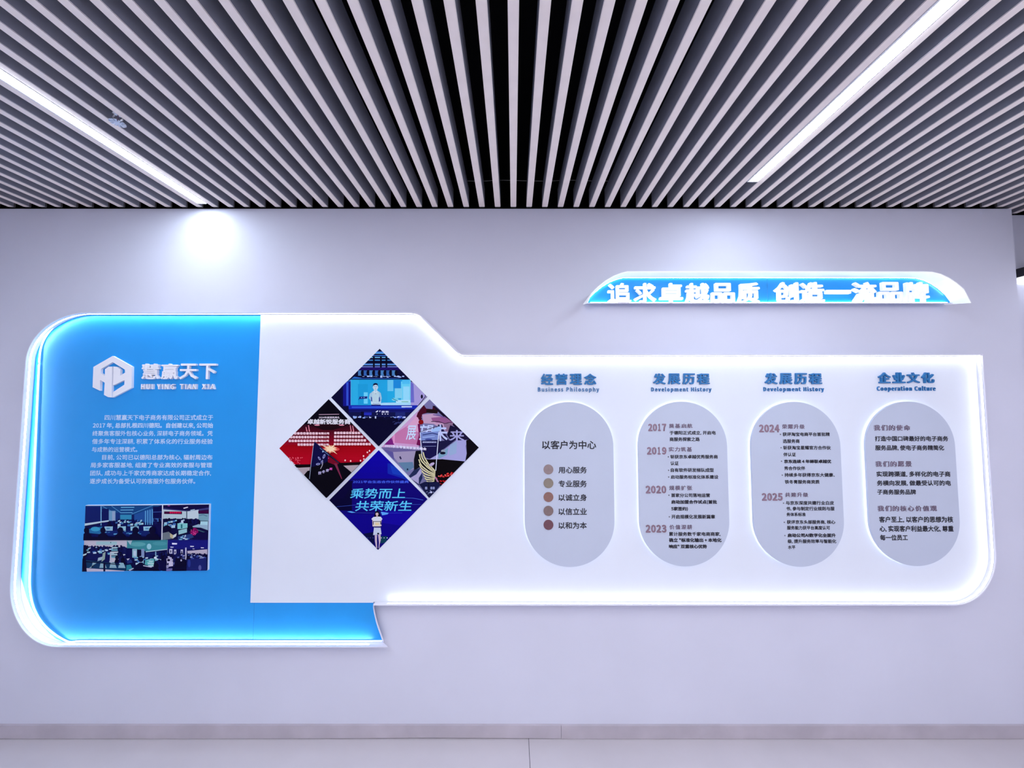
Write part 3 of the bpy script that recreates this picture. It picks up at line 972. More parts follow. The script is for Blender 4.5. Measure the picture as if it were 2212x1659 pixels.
p.poly([(724, 645), (728, 605), (745, 588), (775, 584), (800, 596), (808, 645), (798, 622), (770, 612), (735, 624)], (18, 22, 60))
p.line([(742, 642), (760, 640)], 6, (40, 50, 90)); p.line([(774, 640), (792, 642)], 6, (40, 50, 90)); p.line([(767, 645), (768, 664)], 6, (120, 150, 185)); p.line([(755, 681), (780, 681)], 5, (70, 80, 130))
p.line([(366, 528), (366, 945)], 5, (130, 220, 250)); p.line([(1332, 528), (1332, 945)], 6, (170, 235, 250))
p.poly([(1340, 560), (1410, 590), (1540, 700), (1600, 800), (1530, 900), (1400, 1010), (1340, 1030)], (170, 160, 215))
p.poly([(1340, 560), (1385, 600), (1395, 900), (1340, 900)], (110, 110, 200))
p.line([(1395, 570), (1480, 650), (1570, 760), (1580, 800), (1520, 880), (1420, 1000)], 11, (12, 10, 30)); p.ell(1520, 805, 18, 34, (14, 10, 40))
p.rect(330, 945, 1450, 1010, (22, 40, 170)); p.rect(380, 965, 1250, 990, (50, 90, 210)); p.rect(700, 935, 850, 950, (20, 24, 100)); p.rect(1190, 960, 1360, 980, (210, 230, 255))
p.rect(330, 1010, 1400, 1060, (12, 12, 92))
for k in range(6):
    p.rect(330, 1035 + k * 18, 1330, 1039 + k * 18, (36, 44, 130))
p.rect(580, 1062, 705, 1110, (34, 44, 170)); p.rect(1090, 1060, 1250, 1190, (30, 40, 110)); p.rect(530, 1050, 580, 1170, (6, 6, 40))
p.text('京东', 862, 1035, 985, 1070, (235, 240, 255), 0.03)
p.poly([(765, 1055), (800, 1030), (815, 1036), (790, 1062)], (235, 240, 255)); p.poly([(835, 1030), (850, 1034), (836, 1056), (828, 1050)], (235, 240, 255)); p.ell(793, 1089, 7, 7, (225, 230, 255))
for u in (880, 925, 968):
    p.ell(u, 1090, 10, 8, (225, 230, 255))
for k in range(34):
    u = 380 + rnd.random() * 850
    p.rect(u, 1120 + rnd.random() * 24, u + 12 + rnd.random() * 26, 1136 + rnd.random() * 26, ((200, 215, 250), (90, 110, 210), (150, 180, 240))[k % 3])
for k in range(26):
    p.ell(400 + k * 34, 1180 + rnd.random() * 40, 24, 26, (6, 6, 38))
p.poly([(400, 1190), (1260, 1190), (840, 1640)], (6, 5, 40))
for k in range(14):
    u = 1020 + rnd.random() * 200
    p.line([(u, 1215 + rnd.random() * 50), (u + 40, 1200 + rnd.random() * 50)], 6, (60, 70, 130))
p.done(t)

# --- left diamond: a red stage with an award (crop 600, 860)
qd = [(710, 862.3), (812, 968.3), (706.5, 1075), (603.3, 968.5)]
t, Y = photo_board('diamond photo of a red award stage with a dark triangular trophy', 'photo', DG, qd, 0.008, YWHITE)
p = Print(600, 860, 7.541, qd, Y)
p.base((6, 4, 18))
p.grad(0, 430, 1660, 760, (40, 6, 22), (150, 6, 34), 10)
p.grad(0, 760, 1660, 1080, (150, 0, 14), (185, 4, 36), 8)
for u, v in ((500, 440), (1180, 440), (1220, 450), (460, 470)):
    p.poly([(u - 6, v), (u + 6, v), (u + 26, 545), (u + 8, 545)], (225, 130, 150))
p.poly([(520, 440), (1150, 440), (900, 520), (740, 520)], (24, 4, 14))
for u in (640, 1040):
    p.ell(u, 440, 46, 10, (235, 150, 170))
p.line([(670, 268), (1000, 262)], 9, (205, 170, 190)); p.text('2024年度颁奖典礼', 668, 298, 1010, 332, (210, 200, 215), 0.02)
p.text('卓越新锐服务商', 484, 340, 1185, 428, (232, 232, 240), 0.04)
rnd = random.Random(9)
for r in range(4):
    for side in range(2):
        u0, u1 = ((230 if r < 3 else 320), 840) if side == 0 else (918, (1350, 1400, 1450, 1530)[r])
        if side == 0:
            u0 = (262, 200, 180, 330)[r]
        v = 548 + r * 60 + (0 if side else 8)
        n = int((u1 - u0) / 45)
        bg = (120, 20, 40) if r < 2 else (170, 30, 50)
        if side == 0:
            p.blocks(n - 4, u0, v, u1 - 180, v + 38, (250, 215, 225), bg)
            p.text('有限公司', u1 - 178, v, u1, v + 38, (250, 215, 225), 0.05)
        else:
            p.blocks(n, u0, v, u1, v + 38, (250, 215, 225), bg)
# light burst
p.ell(870, 830, 150, 40, (222, 70, 70)); p.ell(870, 825, 95, 60, (232, 140, 110)); p.ell(868, 825, 55, 40, (250, 230, 190))
for a in range(9):
    an = a * 0.72 + 0.2
    p.poly([(868 + 18 * math.sin(an), 825 - 18 * math.cos(an)), (868 + (190 if a % 2 else 120) * math.cos(an), 825 + (110 if a % 2 else 80) * math.sin(an)), (868 - 18 * math.sin(an), 825 + 18 * math.cos(an))], (250, 222, 180))
for k in range(26):
    p.ell(210 + rnd.random() * 230, 960 + rnd.random() * 110, 6 + rnd.random() * 9, 4 + rnd.random() * 6, (230, 90, 110))
for u, v in ((1505, 855), (1408, 940), (1415, 990), (1470, 880), (1505, 920), (1110, 1010), (1200, 1020), (1360, 1015)):
    p.ell(u, v, 12, 15, (250, 205, 200))
p.poly([(280, 1085), (1400, 1035), (1400, 1085), (280, 1130)], (12, 4, 8))
p.poly([(340, 1130), (1380, 1082), (1380, 1260), (340, 1300)], (176, 162, 168))
p.poly([(440, 1250), (500, 1180), (560, 1170), (560, 1400), (440, 1400)], (5, 3, 8))
# dark glass trophy
p.poly([(612, 705), (1215, 1205), (820, 1640), (700, 1600), (510, 1320), (560, 1000)], (6, 4, 16))
p.poly([(612, 705), (860, 930), (870, 1000), (760, 1060), (560, 1120), (592, 800)], (12, 10, 62))
p.poly([(830, 930), (1010, 1060), (960, 1090), (830, 1040)], (110, 8, 34)); p.poly([(930, 1060), (975, 1060), (1062, 1310), (1050, 1310)], (120, 40, 70))
p.line([(594, 780), (560, 1050), (533, 1310)], 7, (170, 185, 215)); p.line([(640, 730), (860, 925), (1010, 1050)], 8, (40, 50, 90)); p.line([(700, 810), (850, 930)], 5, (130, 160, 210))
p.ell(750, 868, 11, 11, (170, 215, 250)); p.ell(842, 975, 8, 8, (200, 60, 170))
for u, v, a, bb_, ro in ((768, 945, 18, 40, 0.4), (692, 978, 15, 34, -0.6), (672, 1070, 34, 18, -0.15), (735, 1025, 26, 12, -0.9)):
    p.ell(u, v, a, bb_, (150, 155, 205), rot=ro); p.ell(u, v, a * 0.55, bb_ * 0.55, (70, 74, 130), rot=ro)
p.line([(748, 1030), (745, 1080), (712, 1148)], 9, (185, 180, 190)); p.line([(720, 1060), (745, 1070)], 5, (150, 155, 205))
for i, ch in enumerate('铁冬青'):
    p.text(ch, 668 + i * 62, 1188 - i * 20, 722 + i * 62, 1240 - i * 22, (190, 185, 225), 0.02, slant=0.2)
p.text('奖', 852, 1128, 902, 1168, (235, 90, 200), 0.03, slant=0.2)
p.done(t)

# --- right diamond: summit backdrop with a winged crystal trophy (crop 820, 860)
qd = [(927.9, 862.6), (1034.5, 966.8), (927.8, 1075), (823.5, 966.8)]
t, Y = photo_board('diamond photo of a crystal trophy with a golden wing before a pink backdrop', 'photo', DG, qd, 0.008, YWHITE)
p = Print(820, 860, 7.541, qd, Y)
p.base((120, 118, 165))
p.poly([(0, 800), (640, 200), (640, 800)], (205, 160, 205)); p.poly([(230, 590), (640, 330), (640, 760), (140, 720)], (196, 120, 168)); p.poly([(440, 480), (640, 240), (640, 560)], (220, 165, 200))
p.poly([(100, 700), (190, 640), (240, 760), (60, 760)], (120, 30, 120)); p.poly([(215, 600), (250, 590), (245, 740), (222, 740)], (225, 150, 200))
p.rect(0, 800, 640, 880, (110, 100, 150)); p.poly([(160, 880), (600, 860), (560, 1150), (430, 1200)], (160, 150, 180)); p.poly([(60, 830), (220, 880), (240, 1010)], (90, 84, 150))
p.poly([(300, 1050), (540, 1040), (560, 1130), (440, 1210)], (95, 130, 160)); p.line([(330, 950), (350, 995)], 26, (40, 34, 80)); p.ell(455, 1160, 14, 16, (30, 40, 70))
p.poly([(620, 240), (720, 110), (760, 170), (860, 180), (870, 120), (960, 190), (940, 250), (780, 240), (700, 260), (690, 300), (640, 330), (600, 300)], (70, 8, 34))
p.poly([(760, 185), (860, 180), (940, 190), (940, 245), (760, 240)], (24, 10, 14)); p.poly([(860, 130), (900, 125), (1320, 500), (1280, 520), (940, 210)], (20, 12, 36))
p.ell(675, 390, 42, 40, (130, 10, 14)); p.ell(660, 330, 30, 26, (70, 6, 30)); p.poly([(620, 420), (660, 420), (670, 780), (600, 760), (640, 600)], (110, 14, 76))
p.poly([(690, 270), (880, 250), (1180, 380), (1120, 560), (880, 420), (720, 410)], (196, 160, 190)); p.poly([(840, 320), (1060, 300), (1200, 400), (1060, 410), (930, 400), (860, 370)], (150, 90, 140))
p.line([(840, 380), (960, 380), (1060, 415), (1180, 390)], 12, (60, 30, 60)); p.poly([(1040, 420), (1200, 400), (1160, 540), (1080, 540)], (140, 110, 140)); p.line([(870, 270), (980, 290), (1080, 320)], 14, (110, 80, 150))
p.poly([(1150, 440), (1300, 500), (1480, 660), (1400, 690), (1150, 680), (1100, 600)], (24, 18, 52)); p.poly([(950, 430), (1020, 430), (1060, 560), (1140, 700), (1090, 720), (960, 600)], (34, 26, 70))
p.poly([(680, 690), (960, 660), (1100, 760), (950, 940), (860, 1000), (720, 960)], (22, 18, 70)); p.poly([(960, 700), (1240, 680), (1060, 820), (950, 880)], (26, 22, 62))
p.poly([(1110, 800), (1250, 690), (1440, 680), (1400, 780), (1420, 900), (1390, 1030), (1140, 1020), (1020, 990), (880, 1030), (800, 1000), (960, 910)], (165, 165, 215))
p.poly([(960, 900), (1120, 810), (1100, 920), (960, 990)], (120, 165, 190)); p.poly([(1150, 760), (1260, 700), (1250, 900), (1130, 940)], (150, 175, 210)); p.ell(1035, 860, 34, 22, (150, 165, 180)); p.ell(1030, 895, 46, 22, (12, 10, 34))
p.poly([(1410, 690), (1480, 660), (1620, 800), (1400, 1030), (1420, 900)], (8, 5, 14)); p.poly([(640, 1000), (1020, 995), (1390, 1030), (1000, 1430), (900, 1420), (700, 1100)], (8, 5, 10))
p.poly([(590, 860), (690, 850), (700, 1100), (560, 1180), (560, 1000)], (12, 12, 22)); p.poly([(470, 1280), (560, 1170), (680, 1130), (700, 1300), (640, 1420)], (34, 44, 84))
p.poly([(500, 1300), (600, 1240), (670, 1140), (700, 1200), (640, 1300), (640, 1400)], (170, 165, 205))
p.text('展', 430, 445, 585, 680, (205, 225, 250), 0.012, slant=0.1)
p.text('望', 640, 430, 860, 680, (200, 215, 250), 0.015, slant=0.1)
p.text('未', 870, 430, 1110, 700, (195, 205, 245), 0.02)
p.text('来', 1140, 520, 1380, 700, (165, 165, 215), 0.02)
p.text('2023京东零售商家服务峰会', 85, 752, 765, 800, (225, 222, 245), 0.03, drop=52)
# crystal with its edges
p.poly([(668, 560), (960, 540), (950, 680), (680, 690)], (120, 140, 200)); p.line([(660, 550), (690, 960)], 10, (225, 235, 255)); p.line([(965, 560), (915, 1180)], 12, (225, 235, 255)); p.line([(655, 555), (860, 480), (990, 450)], 8, (20, 20, 60))
p.poly([(840, 520), (960, 460), (1010, 480), (970, 540), (870, 550)], (160, 195, 240)); p.line([(700, 600), (860, 570), (950, 590)], 14, (40, 50, 110)); p.line([(700, 640), (900, 620)], 8, (180, 205, 245))
p.blocks(9, 700, 705, 930, 728, (190, 200, 240), (40, 44, 110)); p.line([(710, 785), (920, 782)], 6, (150, 160, 210)); p.ell(800, 672, 60, 16, (60, 70, 140))
# golden wing: long feathers
for tip, m1, m2, end_ in (((712, 880), (760, 1010), (820, 1105), (905, 1195)), ((650, 912), (690, 1030), (780, 1125), (908, 1222)), ((680, 905), (725, 1020), (800, 1112), (906, 1208)),
                          ((642, 995), (692, 1105), (790, 1185), (908, 1242)), ((650, 1075), (712, 1165), (805, 1222), (908, 1262)), ((690, 1180), (760, 1240), (830, 1262), (908, 1280)),
                          ((720, 1250), (780, 1288), (840, 1300), (905, 1300)), ((740, 1300), (800, 1325), (850, 1328), (900, 1320)), ((770, 1345), (820, 1362), (860, 1358), (895, 1342)),
                          ((765, 1045), (800, 1110), (850, 1160), (908, 1185)), ((850, 1110), (870, 1140), (890, 1165), (910, 1190))):
    q = [tip, ((tip[0] + m1[0]) / 2 - 6, (tip[1] + m1[1]) / 2 + 8), m1, m2, end_]
    p.line(q, 26, (24, 20, 16))
    p.line(q, 17, (228, 222, 176))
p.ell(855, 1075, 48, 24, (185, 170, 205), rot=-0.5)
rnd = random.Random(3)
for k in range(30):
    u = 930 + rnd.random() * 280
    v = 1290 - (u - 930) * 0.25 + (rnd.random() - 0.5) * 46
    p.ell(u, v, 13, 10, ((220, 40, 40), (250, 120, 110), (180, 16, 24))[k % 3])
for k in range(14):
    u = 950 + rnd.random() * 150
    p.ell(u, 1340 + rnd.random() * 60, 11, 9, (190, 20, 26))
p.line([(910, 1280), (960, 1370)], 24, (170, 120, 160))
p.poly([(650, 1400), (740, 1360), (960, 1360), (1000, 1400), (820, 1640)], (20, 24, 62)); p.line([(800, 1370), (805, 1470)], 12, (8, 8, 24))
p.blocks(1, 742, 1440, 785, 1482, (150, 160, 205), (20, 24, 62)); p.blocks(2, 830, 1440, 905, 1480, (150, 160, 205), (20, 24, 62))
for k in range(16):
    p.ell(745 + rnd.random() * 150, 1500 + rnd.random() * 60, 6, 5, (150, 160, 205))
p.ell(845, 1528, 20, 16, (190, 195, 225))
p.done(t)

# --- bottom diamond: a woman holding a certificate (crop 710, 970)
qd = [(818, 972.4), (923.6, 1078.3), (816.8, 1187.9), (711.2, 1080.5)]
t, Y = photo_board('diamond photo of a woman in white standing before blue slogan screen, bottom of four', 'photo', DG, qd, 0.008, YWHITE)
p = Print(710, 970, 7.541, qd, Y)
p.base((14, 4, 110))
p.grad(0, 0, 1660, 480, (10, 0, 165), (12, 2, 140), 5)
p.poly([(960, 230), (1340, 300), (1400, 560), (1180, 470), (960, 400)], (16, 40, 165)); p.poly([(1000, 260), (1180, 330), (1240, 450), (1040, 400)], (22, 60, 180))
p.poly([(0, 600), (380, 560), (380, 1000), (0, 1000)], (4, 2, 44)); p.poly([(0, 500), (400, 520), (250, 800), (0, 840)], (6, 2, 50))
p.poly([(240, 1060), (1420, 1060), (1100, 1420), (560, 1420)], (12, 2, 128)); p.poly([(860, 1000), (1420, 1010), (1200, 1250), (860, 1200)], (18, 4, 150))
p.poly([(560, 1380), (740, 1350), (740, 1560)], (6, 10, 60)); p.poly([(850, 1420), (960, 1420), (930, 1520), (850, 1540)], (10, 60, 80))
p.line([(130, 940), (500, 905), (1000, 910), (1500, 900)], 5, (60, 90, 200)); p.line([(1120, 790), (1380, 800), (1540, 830)], 6, (70, 110, 215)); p.line([(380, 1035), (800, 1045), (1200, 1040)], 4, (50, 80, 200))
p.poly([(300, 1020), (360, 1012), (440, 1032), (380, 1040)], (90, 170, 240)); p.poly([(850, 1020), (980, 1040), (960, 1062), (870, 1080)], (90, 160, 235))
p.text('2021平台生态合作伙伴盛典', 395, 512, 1305, 556, (70, 100, 235), 0.015)
p.text('乘势而上', 345, 640, 1240, 806, (92, 205, 246), 0.012, slant=0.18)
p.text('共荣新生', 425, 842, 1345, 1010, (92, 205, 246), 0.012, slant=0.18)
# the woman: hair, head, neck, top, arms, certificate, skirt, legs
p.poly([(755, 1040), (765, 1018), (790, 1008), (818, 1018), (832, 1050), (842, 1100), (822, 1118), (750, 1116), (742, 1100)], (10, 8, 20))
p.ell(789, 1056, 23, 32, (215, 190, 192), n=18); p.poly([(764, 1046), (772, 1026), (792, 1022), (812, 1032), (816, 1050), (800, 1036), (782, 1036)], (10, 8, 20))
p.line([(778, 1054), (785, 1054)], 4, (70, 50, 60)); p.line([(794, 1054), (801, 1054)], 4, (70, 50, 60)); p.line([(789, 1058), (790, 1067)], 3, (180, 150, 155)); p.line([(783, 1076), (797, 1076)], 4, (190, 90, 100))
p.rect(780, 1082, 799, 1108, (205, 178, 182))
p.poly([(755, 1104), (780, 1098), (790, 1112), (802, 1098), (850, 1102), (876, 1136), (862, 1160), (846, 1150), (846, 1190), (728, 1190), (728, 1150), (712, 1158), (698, 1136), (730, 1106)], (216, 222, 232))
p.poly([(712, 1158), (730, 1150), (732, 1250), (716, 1252)], (206, 184, 190)); p.poly([(862, 1160), (846, 1150), (846, 1220), (858, 1212)], (206, 184, 190))
p.rect(722, 1174, 856, 1268, (24, 18, 40)); p.rect(734, 1182, 842, 1258, (216, 212, 205)); p.rect(758, 1200, 822, 1240, (224, 205, 160))
p.ell(728, 1246, 13, 15, (212, 190, 195)); p.ell(850, 1240, 13, 15, (212, 190, 195))
p.poly([(742, 1268), (846, 1268), (862, 1385), (725, 1400)], (196, 206, 226)); p.rect(744, 1266, 846, 1280, (60, 50, 130))
p.ell(808, 1376, 17, 15, (16, 14, 40))
p.poly([(752, 1398), (790, 1396), (788, 1470), (790, 1560), (796, 1625), (778, 1625), (756, 1500)], (200, 180, 198)); p.poly([(806, 1392), (848, 1388), (850, 1480), (830, 1560), (828, 1625), (814, 1625), (820, 1520)], (200, 180, 198))
p.poly([(776, 1612), (797, 1612), (798, 1642), (776, 1642)], (12, 10, 26)); p.poly([(812, 1612), (830, 1612), (830, 1642), (812, 1642)], (12, 10, 26))
for k in range(8):
    u = (640, 680, 725, 860, 905, 955, 1000, 600)[k]
    p.ell(u, 1445, 11 if k == 5 else 8, 8, (190, 195, 230) if k > 2 else (60, 70, 150))
p.done(t)

# ------------------------------------------------------------------ office photo collage on the blue board (crop 160, 1070 at 6.9125)
KC = 6.9125


def cq(*pts):
    return [(160 + u / KC, 1070 + v / KC) for u, v in pts]


qo = cq((172, 150), (2018, 132), (1992, 1120), (132, 1134))
t = thing('photo_collage', 'rectangular board of five office photos low on the blue board', 'photo', (P(315, 1233, YBLUE)[0], YBLUE, P(315, 1233, YBLUE)[1]))
YC = YBLUE - 0.012
obj('backing', prism([P(x, y, YC) for x, y in qo], YC, YBLUE), M['board'], t)


def panel(name, quad):
    p = Print(160, 1070, KC, quad, YC - 0.0004)
    return p


def heads(p, rnd, n, u0, u1, v0, v1, size, cols):
    for k in range(n):
        f = k / max(1, n - 1)
        u, v = u0 + rnd.random() * (u1 - u0), v0 + (v1 - v0) * f
        s = size * (0.7 + 0.6 * f)
        p.poly([(u - s * 1.4, v + s * 2.6), (u - s * 0.9, v + s * 0.9), (u + s * 0.9, v + s * 0.9), (u + s * 1.4, v + s * 2.6)], cols[k % len(cols)])
        p.ell(u, v, s, s * 1.2, cols[k % len(cols)], n=10)


def screens(p, rnd, n, u0, u1, v0, v1, w, h, cols):
    for k in range(n):
        f = k / max(1, n - 1)
        u, v = u0 + rnd.random() * (u1 - u0), v0 + (v1 - v0) * f
        s = 0.6 + 0.7 * f
        p.poly([(u, v), (u + w * s, v - 4), (u + w * s, v + h * s), (u, v + h * s + 3)], cols[k % len(cols)])


DK = ((6, 4, 40), (10, 8, 60), (14, 20, 84))
LT = ((170, 205, 220), (120, 190, 210), (200, 220, 235), (60, 110, 180))
# big blue office, people seen from behind
rnd = random.Random(21)
p = panel('a', cq((172, 156), (1314, 146), (1302, 664), (152, 668)))
p.base((12, 18, 88))
p.poly([(150, 150), (1320, 140), (900, 330), (620, 320)], (24, 70, 130))
for k in range(5):
    p.line([(640 - 8 * k + 60, 180 + 40 * k), (900 - 14 * k, 178 + 40 * k)], 10 - k, (120, 205, 235))
for a, c in (((420, 160), (650, 290)), ((560, 160), (700, 260)), ((1320, 170), (900, 300)), ((1180, 150), (860, 280))):
    p.line([a, c], 9, (80, 150, 200))
p.poly([(160, 170), (400, 170), (400, 390), (160, 410)], (14, 30, 100)); p.rect(396, 160, 412, 450, (110, 170, 210)); p.rect(420, 200, 520, 380, (12, 24, 90))
p.rect(520, 230, 620, 380, (110, 160, 195)); p.rect(570, 240, 612, 380, (150, 170, 200)); p.rect(620, 260, 690, 370, (24, 50, 120)); p.rect(690, 290, 860, 360, (50, 140, 180)); p.rect(860, 290, 900, 360, (16, 30, 90))
p.poly([(900, 290), (1180, 190), (1180, 420), (900, 370)], (34, 80, 150))
for k in range(4):
    p.rect(1060 + 34 * k, 230 - 8 * k, 1076 + 34 * k, 440, (90, 160, 205))
p.rect(1180, 170, 1320, 660, (10, 10, 70)); p.line([(1170, 250), (1320, 246)], 6, (70, 110, 190))
p.poly([(160, 420), (520, 370), (520, 390), (160, 455)], (190, 215, 225)); p.line([(160, 465), (440, 405)], 8, (8, 8, 50))
heads(p, rnd, 26, 600, 1020, 360, 430, 13, DK); screens(p, rnd, 24, 610, 1020, 365, 430, 34, 22, LT)
p.rect(1190, 340, 1310, 390, (60, 100, 170)); heads(p, rnd, 6, 1190, 1300, 350, 380, 14, DK)
p.poly([(230, 500), (430, 460), (450, 580), (240, 560)], (36, 110, 165)); p.ell(330, 500, 70, 34, (60, 160, 200))
for u in (465, 660, 852, 1045):
    p.poly([(u, 462), (u + 125, 458), (u + 122, 524), (u + 4, 526)], (150, 200, 220)); p.rect(u + 30, 480, u + 80, 505, (90, 150, 190))
p.rect(440, 524, 1180, 600, (16, 34, 104)); screens(p, rnd, 14, 450, 1140, 530, 570, 40, 12, ((90, 160, 205), (40, 100, 160)))
for u, s in ((200, 40), (445, 40), (705, 44), (930, 48), (1180, 50)):
    p.ell(u, 520, s, s * 1.15, (7, 5, 44)); p.poly([(u - 2.4 * s, 680), (u - 1.7 * s, 590), (u - 0.6 * s, 556), (u + 0.6 * s, 556), (u + 1.7 * s, 590), (u + 2.4 * s, 680)], (7, 5, 46))
p.rect(150, 618, 1320, 680, (6, 4, 44)); p.ell(540, 410, 26, 22, (8, 8, 50)); p.poly([(490, 460), (510, 430), (575, 430), (590, 460)], (8, 8, 50))
p.done(t)
# office corner with red banner
p = panel('b', cq((1330, 146), (2016, 136), (2002, 660), (1318, 664)))
p.base((14, 14, 64))
p.rect(1320, 130, 2030, 210, (16, 8, 60)); p.poly([(1330, 190), (1700, 230), (2020, 180), (2020, 210), (1700, 250), (1330, 215)], (60, 60, 120))
p.poly([(1630, 188), (1695, 170), (1705, 182), (1640, 200)], (240, 240, 250)); p.poly([(1735, 218), (1800, 206), (1806, 218), (1742, 232)], (170, 200, 215)); p.ell(1415, 156, 20, 7, (160, 60, 150))
p.poly([(1330, 210), (1680, 240), (1680, 350), (1330, 350)], (186, 206, 214)); p.poly([(1690, 240), (1860, 215), (1860, 360), (1690, 350)], (196, 214, 222)); p.rect(1676, 225, 1690, 350, (60, 80, 100))
p.poly([(1345, 240), (1612, 240), (1612, 282), (1345, 278)], (60, 4, 50)); p.blocks(6, 1425, 244, 1600, 270, (225, 20, 80), (60, 4, 50)); p.poly([(1856, 230), (2010, 222), (2010, 268), (1856, 268)], (58, 6, 60)); p.rect(1860, 275, 2010, 380, (120, 165, 180)); p.line([(1870, 300), (1930, 290), (1990, 310)], 8, (60, 90, 120))
heads(p, rnd, 20, 1330, 1860, 350, 380, 18, DK); screens(p, rnd, 18, 1330, 1640, 360, 450, 44, 30, LT)
p.rect(1550, 415, 1700, 500, (130, 205, 205)); p.rect(1600, 430, 1625, 490, (40, 110, 120)); p.poly([(1556, 515), (1700, 480), (1700, 560), (1560, 600)], (18, 24, 60)); p.poly([(1566, 522), (1692, 490), (1692, 550), (1568, 584)], (150, 200, 205))
p.poly([(1740, 470), (2010, 380), (2010, 520), (1900, 480)], (150, 180, 200)); p.rect(1890, 385, 2000, 440, (170, 215, 225)); p.line([(1720, 470), (1990, 560)], 14, (60, 100, 120)); p.ell(1880, 400, 14, 34, (8, 6, 40))
p.ell(1395, 500, 62, 58, (8, 5, 44)); p.poly([(1330, 560), (1420, 540), (1480, 590), (1500, 640), (1330, 664)], (110, 120, 130)); p.poly([(1440, 560), (1500, 600), (1480, 645), (1440, 620)], (190, 180, 140)); p.poly([(1490, 590), (1540, 565), (1530, 610), (1480, 640)], (205, 215, 215))
p.ell(1800, 540, 62, 56, (150, 14, 100)); p.ell(1745, 490, 40, 46, (8, 6, 40))
for k in range(22):
    p.ell(1750 + rnd.random() * 100, 505 + rnd.random() * 75, 7, 6, ((235, 90, 160), (40, 6, 60))[k % 2])
p.poly([(1840, 560), (2000, 540), (2000, 660), (1780, 660)], (14, 8, 66)); p.poly([(1560, 610), (1760, 570), (1800, 620), (1700, 664), (1560, 664)], (40, 60, 120)); screens(p, rnd, 10, 1570, 1740, 590, 650, 34, 12, LT)
p.done(t)
# three lower pictures
p = panel('c', cq((150, 672), (790, 668), (786, 1128), (132, 1134)))
p.base((14, 20, 84))
p.poly([(150, 672), (800, 668), (800, 780), (150, 760)], (196, 192, 205)); p.rect(330, 690, 640, 740, (160, 200, 205)); p.ell(548, 705, 8, 8, (40, 60, 90))
heads(p, rnd, 34, 160, 780, 755, 800, 18, DK); screens(p, rnd, 22, 180, 640, 770, 860, 40, 16, LT)
p.poly([(150, 740), (190, 740), (200, 900), (140, 960)], (8, 5, 44)); p.poly([(140, 880), (200, 860), (190, 885), (140, 905)], (190, 215, 220))
for k in range(7):
    v = 770 + k * 34
    w = 46 + k * 10
    p.poly([(600 - w * 0.6, v), (600 + w, v - 4), (600 + w + 6, v + 20), (600 - w * 0.6, v + 24)], ((165, 195, 205), (110, 170, 190), (196, 205, 214))[k % 3])
p.poly([(560, 930), (690, 930), (710, 1010), (650, 980), (555, 1000)], (200, 196, 208)); p.poly([(545, 840), (560, 840), (575, 1000), (545, 1000)], (190, 190, 205)); p.poly([(440, 860), (480, 840), (470, 950), (420, 990)], (150, 175, 165)); p.poly([(370, 930), (440, 910), (420, 960), (360, 980)], (165, 190, 205))
p.ell(755, 893, 26, 18, (225, 230, 235)); p.ell(685, 895, 14, 12, (190, 205, 220)); heads(p, rnd, 10, 640, 780, 860, 960, 26, DK)
p.poly([(190, 960), (700, 1020), (780, 1030), (780, 1120), (200, 1080)], (14, 54, 96))
for u in (290, 410, 560, 690):
    p.poly([(u, 1000), (u + 60, 1004), (u + 90 * (1 if u > 400 else -0.6), 1080), (u - 20, 1078)], (140, 180, 195))
p.poly([(200, 1082), (760, 1120), (760, 1134), (200, 1134)], (198, 190, 208)); p.line([(190, 985), (700, 1030)], 12, (8, 6, 44)); p.rect(450, 1000, 480, 1134, (10, 8, 54)); p.poly([(132, 940), (180, 930), (205, 1134), (132, 1134)], (8, 5, 44))
p.done(t)
p = panel('d', cq((790, 668), (1396, 664), (1384, 1126), (786, 1128)))
p.base((10, 8, 64))
p.poly([(780, 660), (1400, 660), (1400, 800), (1080, 835), (860, 790), (780, 790)], (60, 140, 150)); p.ell(950, 730, 120, 34, (90, 165, 170)); p.ell(1120, 765, 34, 44, (150, 205, 215)); p.ell(1280, 720, 110, 30, (74, 150, 160)); p.poly([(790, 672), (870, 672), (840, 740)], (170, 195, 205))
p.poly([(1070, 835), (1390, 800), (1390, 812), (1070, 850)], (175, 205, 215)); p.rect(870, 800, 940, 930, (150, 190, 205)); p.rect(890, 830, 925, 905, (195, 210, 225)); p.rect(940, 810, 1000, 930, (8, 6, 44)); p.rect(1005, 800, 1050, 930, (130, 150, 190)); p.rect(790, 790, 868, 950, (10, 10, 72))
p.rect(1070, 850, 1384, 950, (20, 30, 90)); p.rect(1212, 840, 1228, 950, (130, 175, 200)); heads(p, rnd, 14, 1080, 1380, 860, 930, 20, DK); screens(p, rnd, 26, 870, 1230, 900, 1010, 50, 20, LT)
p.poly([(1070, 960), (1200, 940), (1210, 1040), (1170, 1060), (1060, 1030)], (80, 170, 175)); screens(p, rnd, 6, 1080, 1150, 960, 1040, 90, 16, ((130, 205, 200), (180, 215, 220))); p.ell(1220, 930, 22, 18, (215, 230, 240)); p.poly([(1230, 940), (1310, 955), (1300, 970), (1230, 956)], (190, 210, 225))
p.ell(1005, 955, 36, 40, (7, 5, 44)); p.poly([(890, 1126), (930, 1040), (985, 1000), (1030, 1000), (1060, 1050), (1180, 1090), (1200, 1126)], (7, 5, 46)); p.poly([(790, 960), (860, 950), (880, 1000), (800, 1020)], (30, 44, 110)); p.poly([(790, 945), (840, 938), (810, 970)], (190, 190, 210)); p.poly([(780, 1040), (850, 1030), (880, 1090), (780, 1126)], (40, 130, 150)); p.poly([(820, 1110), (890, 1080), (900, 1090), (840, 1126)], (175, 190, 215))
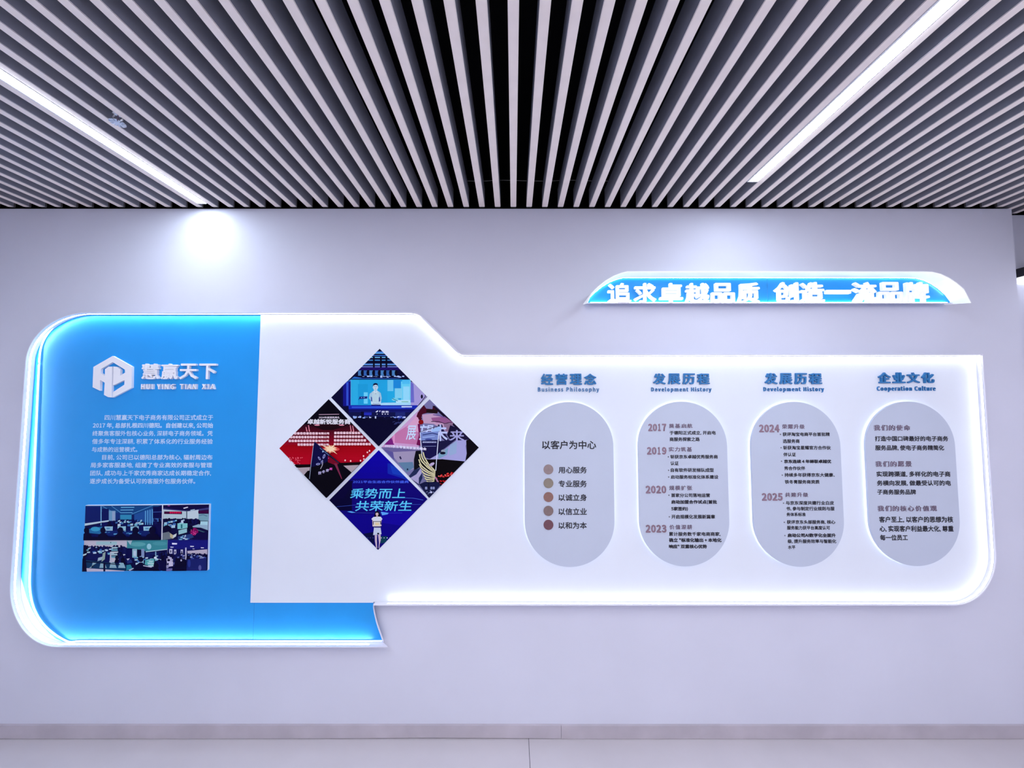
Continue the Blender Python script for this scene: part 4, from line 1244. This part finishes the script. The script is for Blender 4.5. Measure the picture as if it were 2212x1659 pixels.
heads(p, rnd, 8, 1200, 1380, 980, 1060, 34, DK); p.poly([(1040, 1040), (1180, 1060), (1160, 1075), (1040, 1052)], (190, 200, 220))
p.done(t)
p = panel('e', cq((1398, 664), (2002, 660), (1992, 1118), (1386, 1126)))
p.base((14, 14, 84))
p.rect(1390, 655, 2010, 800, (22, 24, 116))
for u, v, w, h in ((1500, 722, 78, 24), (1762, 762, 58, 16), (1462, 773, 50, 12), (1916, 782, 48, 12), (1785, 798, 34, 8)):
    p.poly([(u - w / 2, v - h / 2), (u + w / 2, v - h / 2 + 3), (u + w / 2 - 4, v + h / 2), (u - w / 2 + 4, v + h / 2)], (240, 240, 252))
for u, w, v0, v1 in ((1445, 46, 800, 870), (1510, 34, 810, 880), (1610, 34, 810, 880)):
    p.rect(u - w / 2, v0, u + w / 2, v1, (200, 200, 225)); p.rect(u - 8, v0 + 20, u + 6, v1 - 14, (16, 14, 70))
p.rect(1660, 780, 1680, 960, (196, 196, 220)); p.poly([(1690, 830), (1990, 805), (1990, 880), (1700, 880)], (190, 182, 200))
heads(p, rnd, 26, 1400, 1660, 870, 960, 22, DK); screens(p, rnd, 18, 1400, 1650, 880, 1000, 36, 22, ((185, 185, 215), (90, 100, 170))); heads(p, rnd, 26, 1700, 1990, 875, 920, 22, DK); screens(p, rnd, 14, 1700, 1970, 880, 930, 34, 14, ((150, 165, 205), (60, 80, 160)))
p.poly([(1700, 950), (1990, 930), (1990, 1120), (1690, 1120)], (26, 34, 104)); p.ell(1890, 1075, 22, 40, (90, 95, 160)); p.ell(1730, 1010, 22, 60, (40, 56, 140))
p.ell(1600, 1020, 90, 90, (7, 5, 40)); p.poly([(1390, 940), (1470, 920), (1480, 990), (1400, 1010)], (190, 185, 215)); p.ell(1425, 962, 22, 18, (8, 6, 44)); p.poly([(1430, 990), (1490, 980), (1490, 1050), (1420, 1060)], (205, 200, 225)); p.poly([(1390, 1040), (1430, 1030), (1420, 1080), (1390, 1080)], (150, 150, 190)); p.ell(1612, 965, 12, 16, (190, 190, 220)); p.poly([(1390, 1090), (1540, 1080), (1440, 1126), (1390, 1126)], (110, 110, 170)); p.rect(1480, 1060, 1690, 1126, (7, 5, 44))
p.done(t)
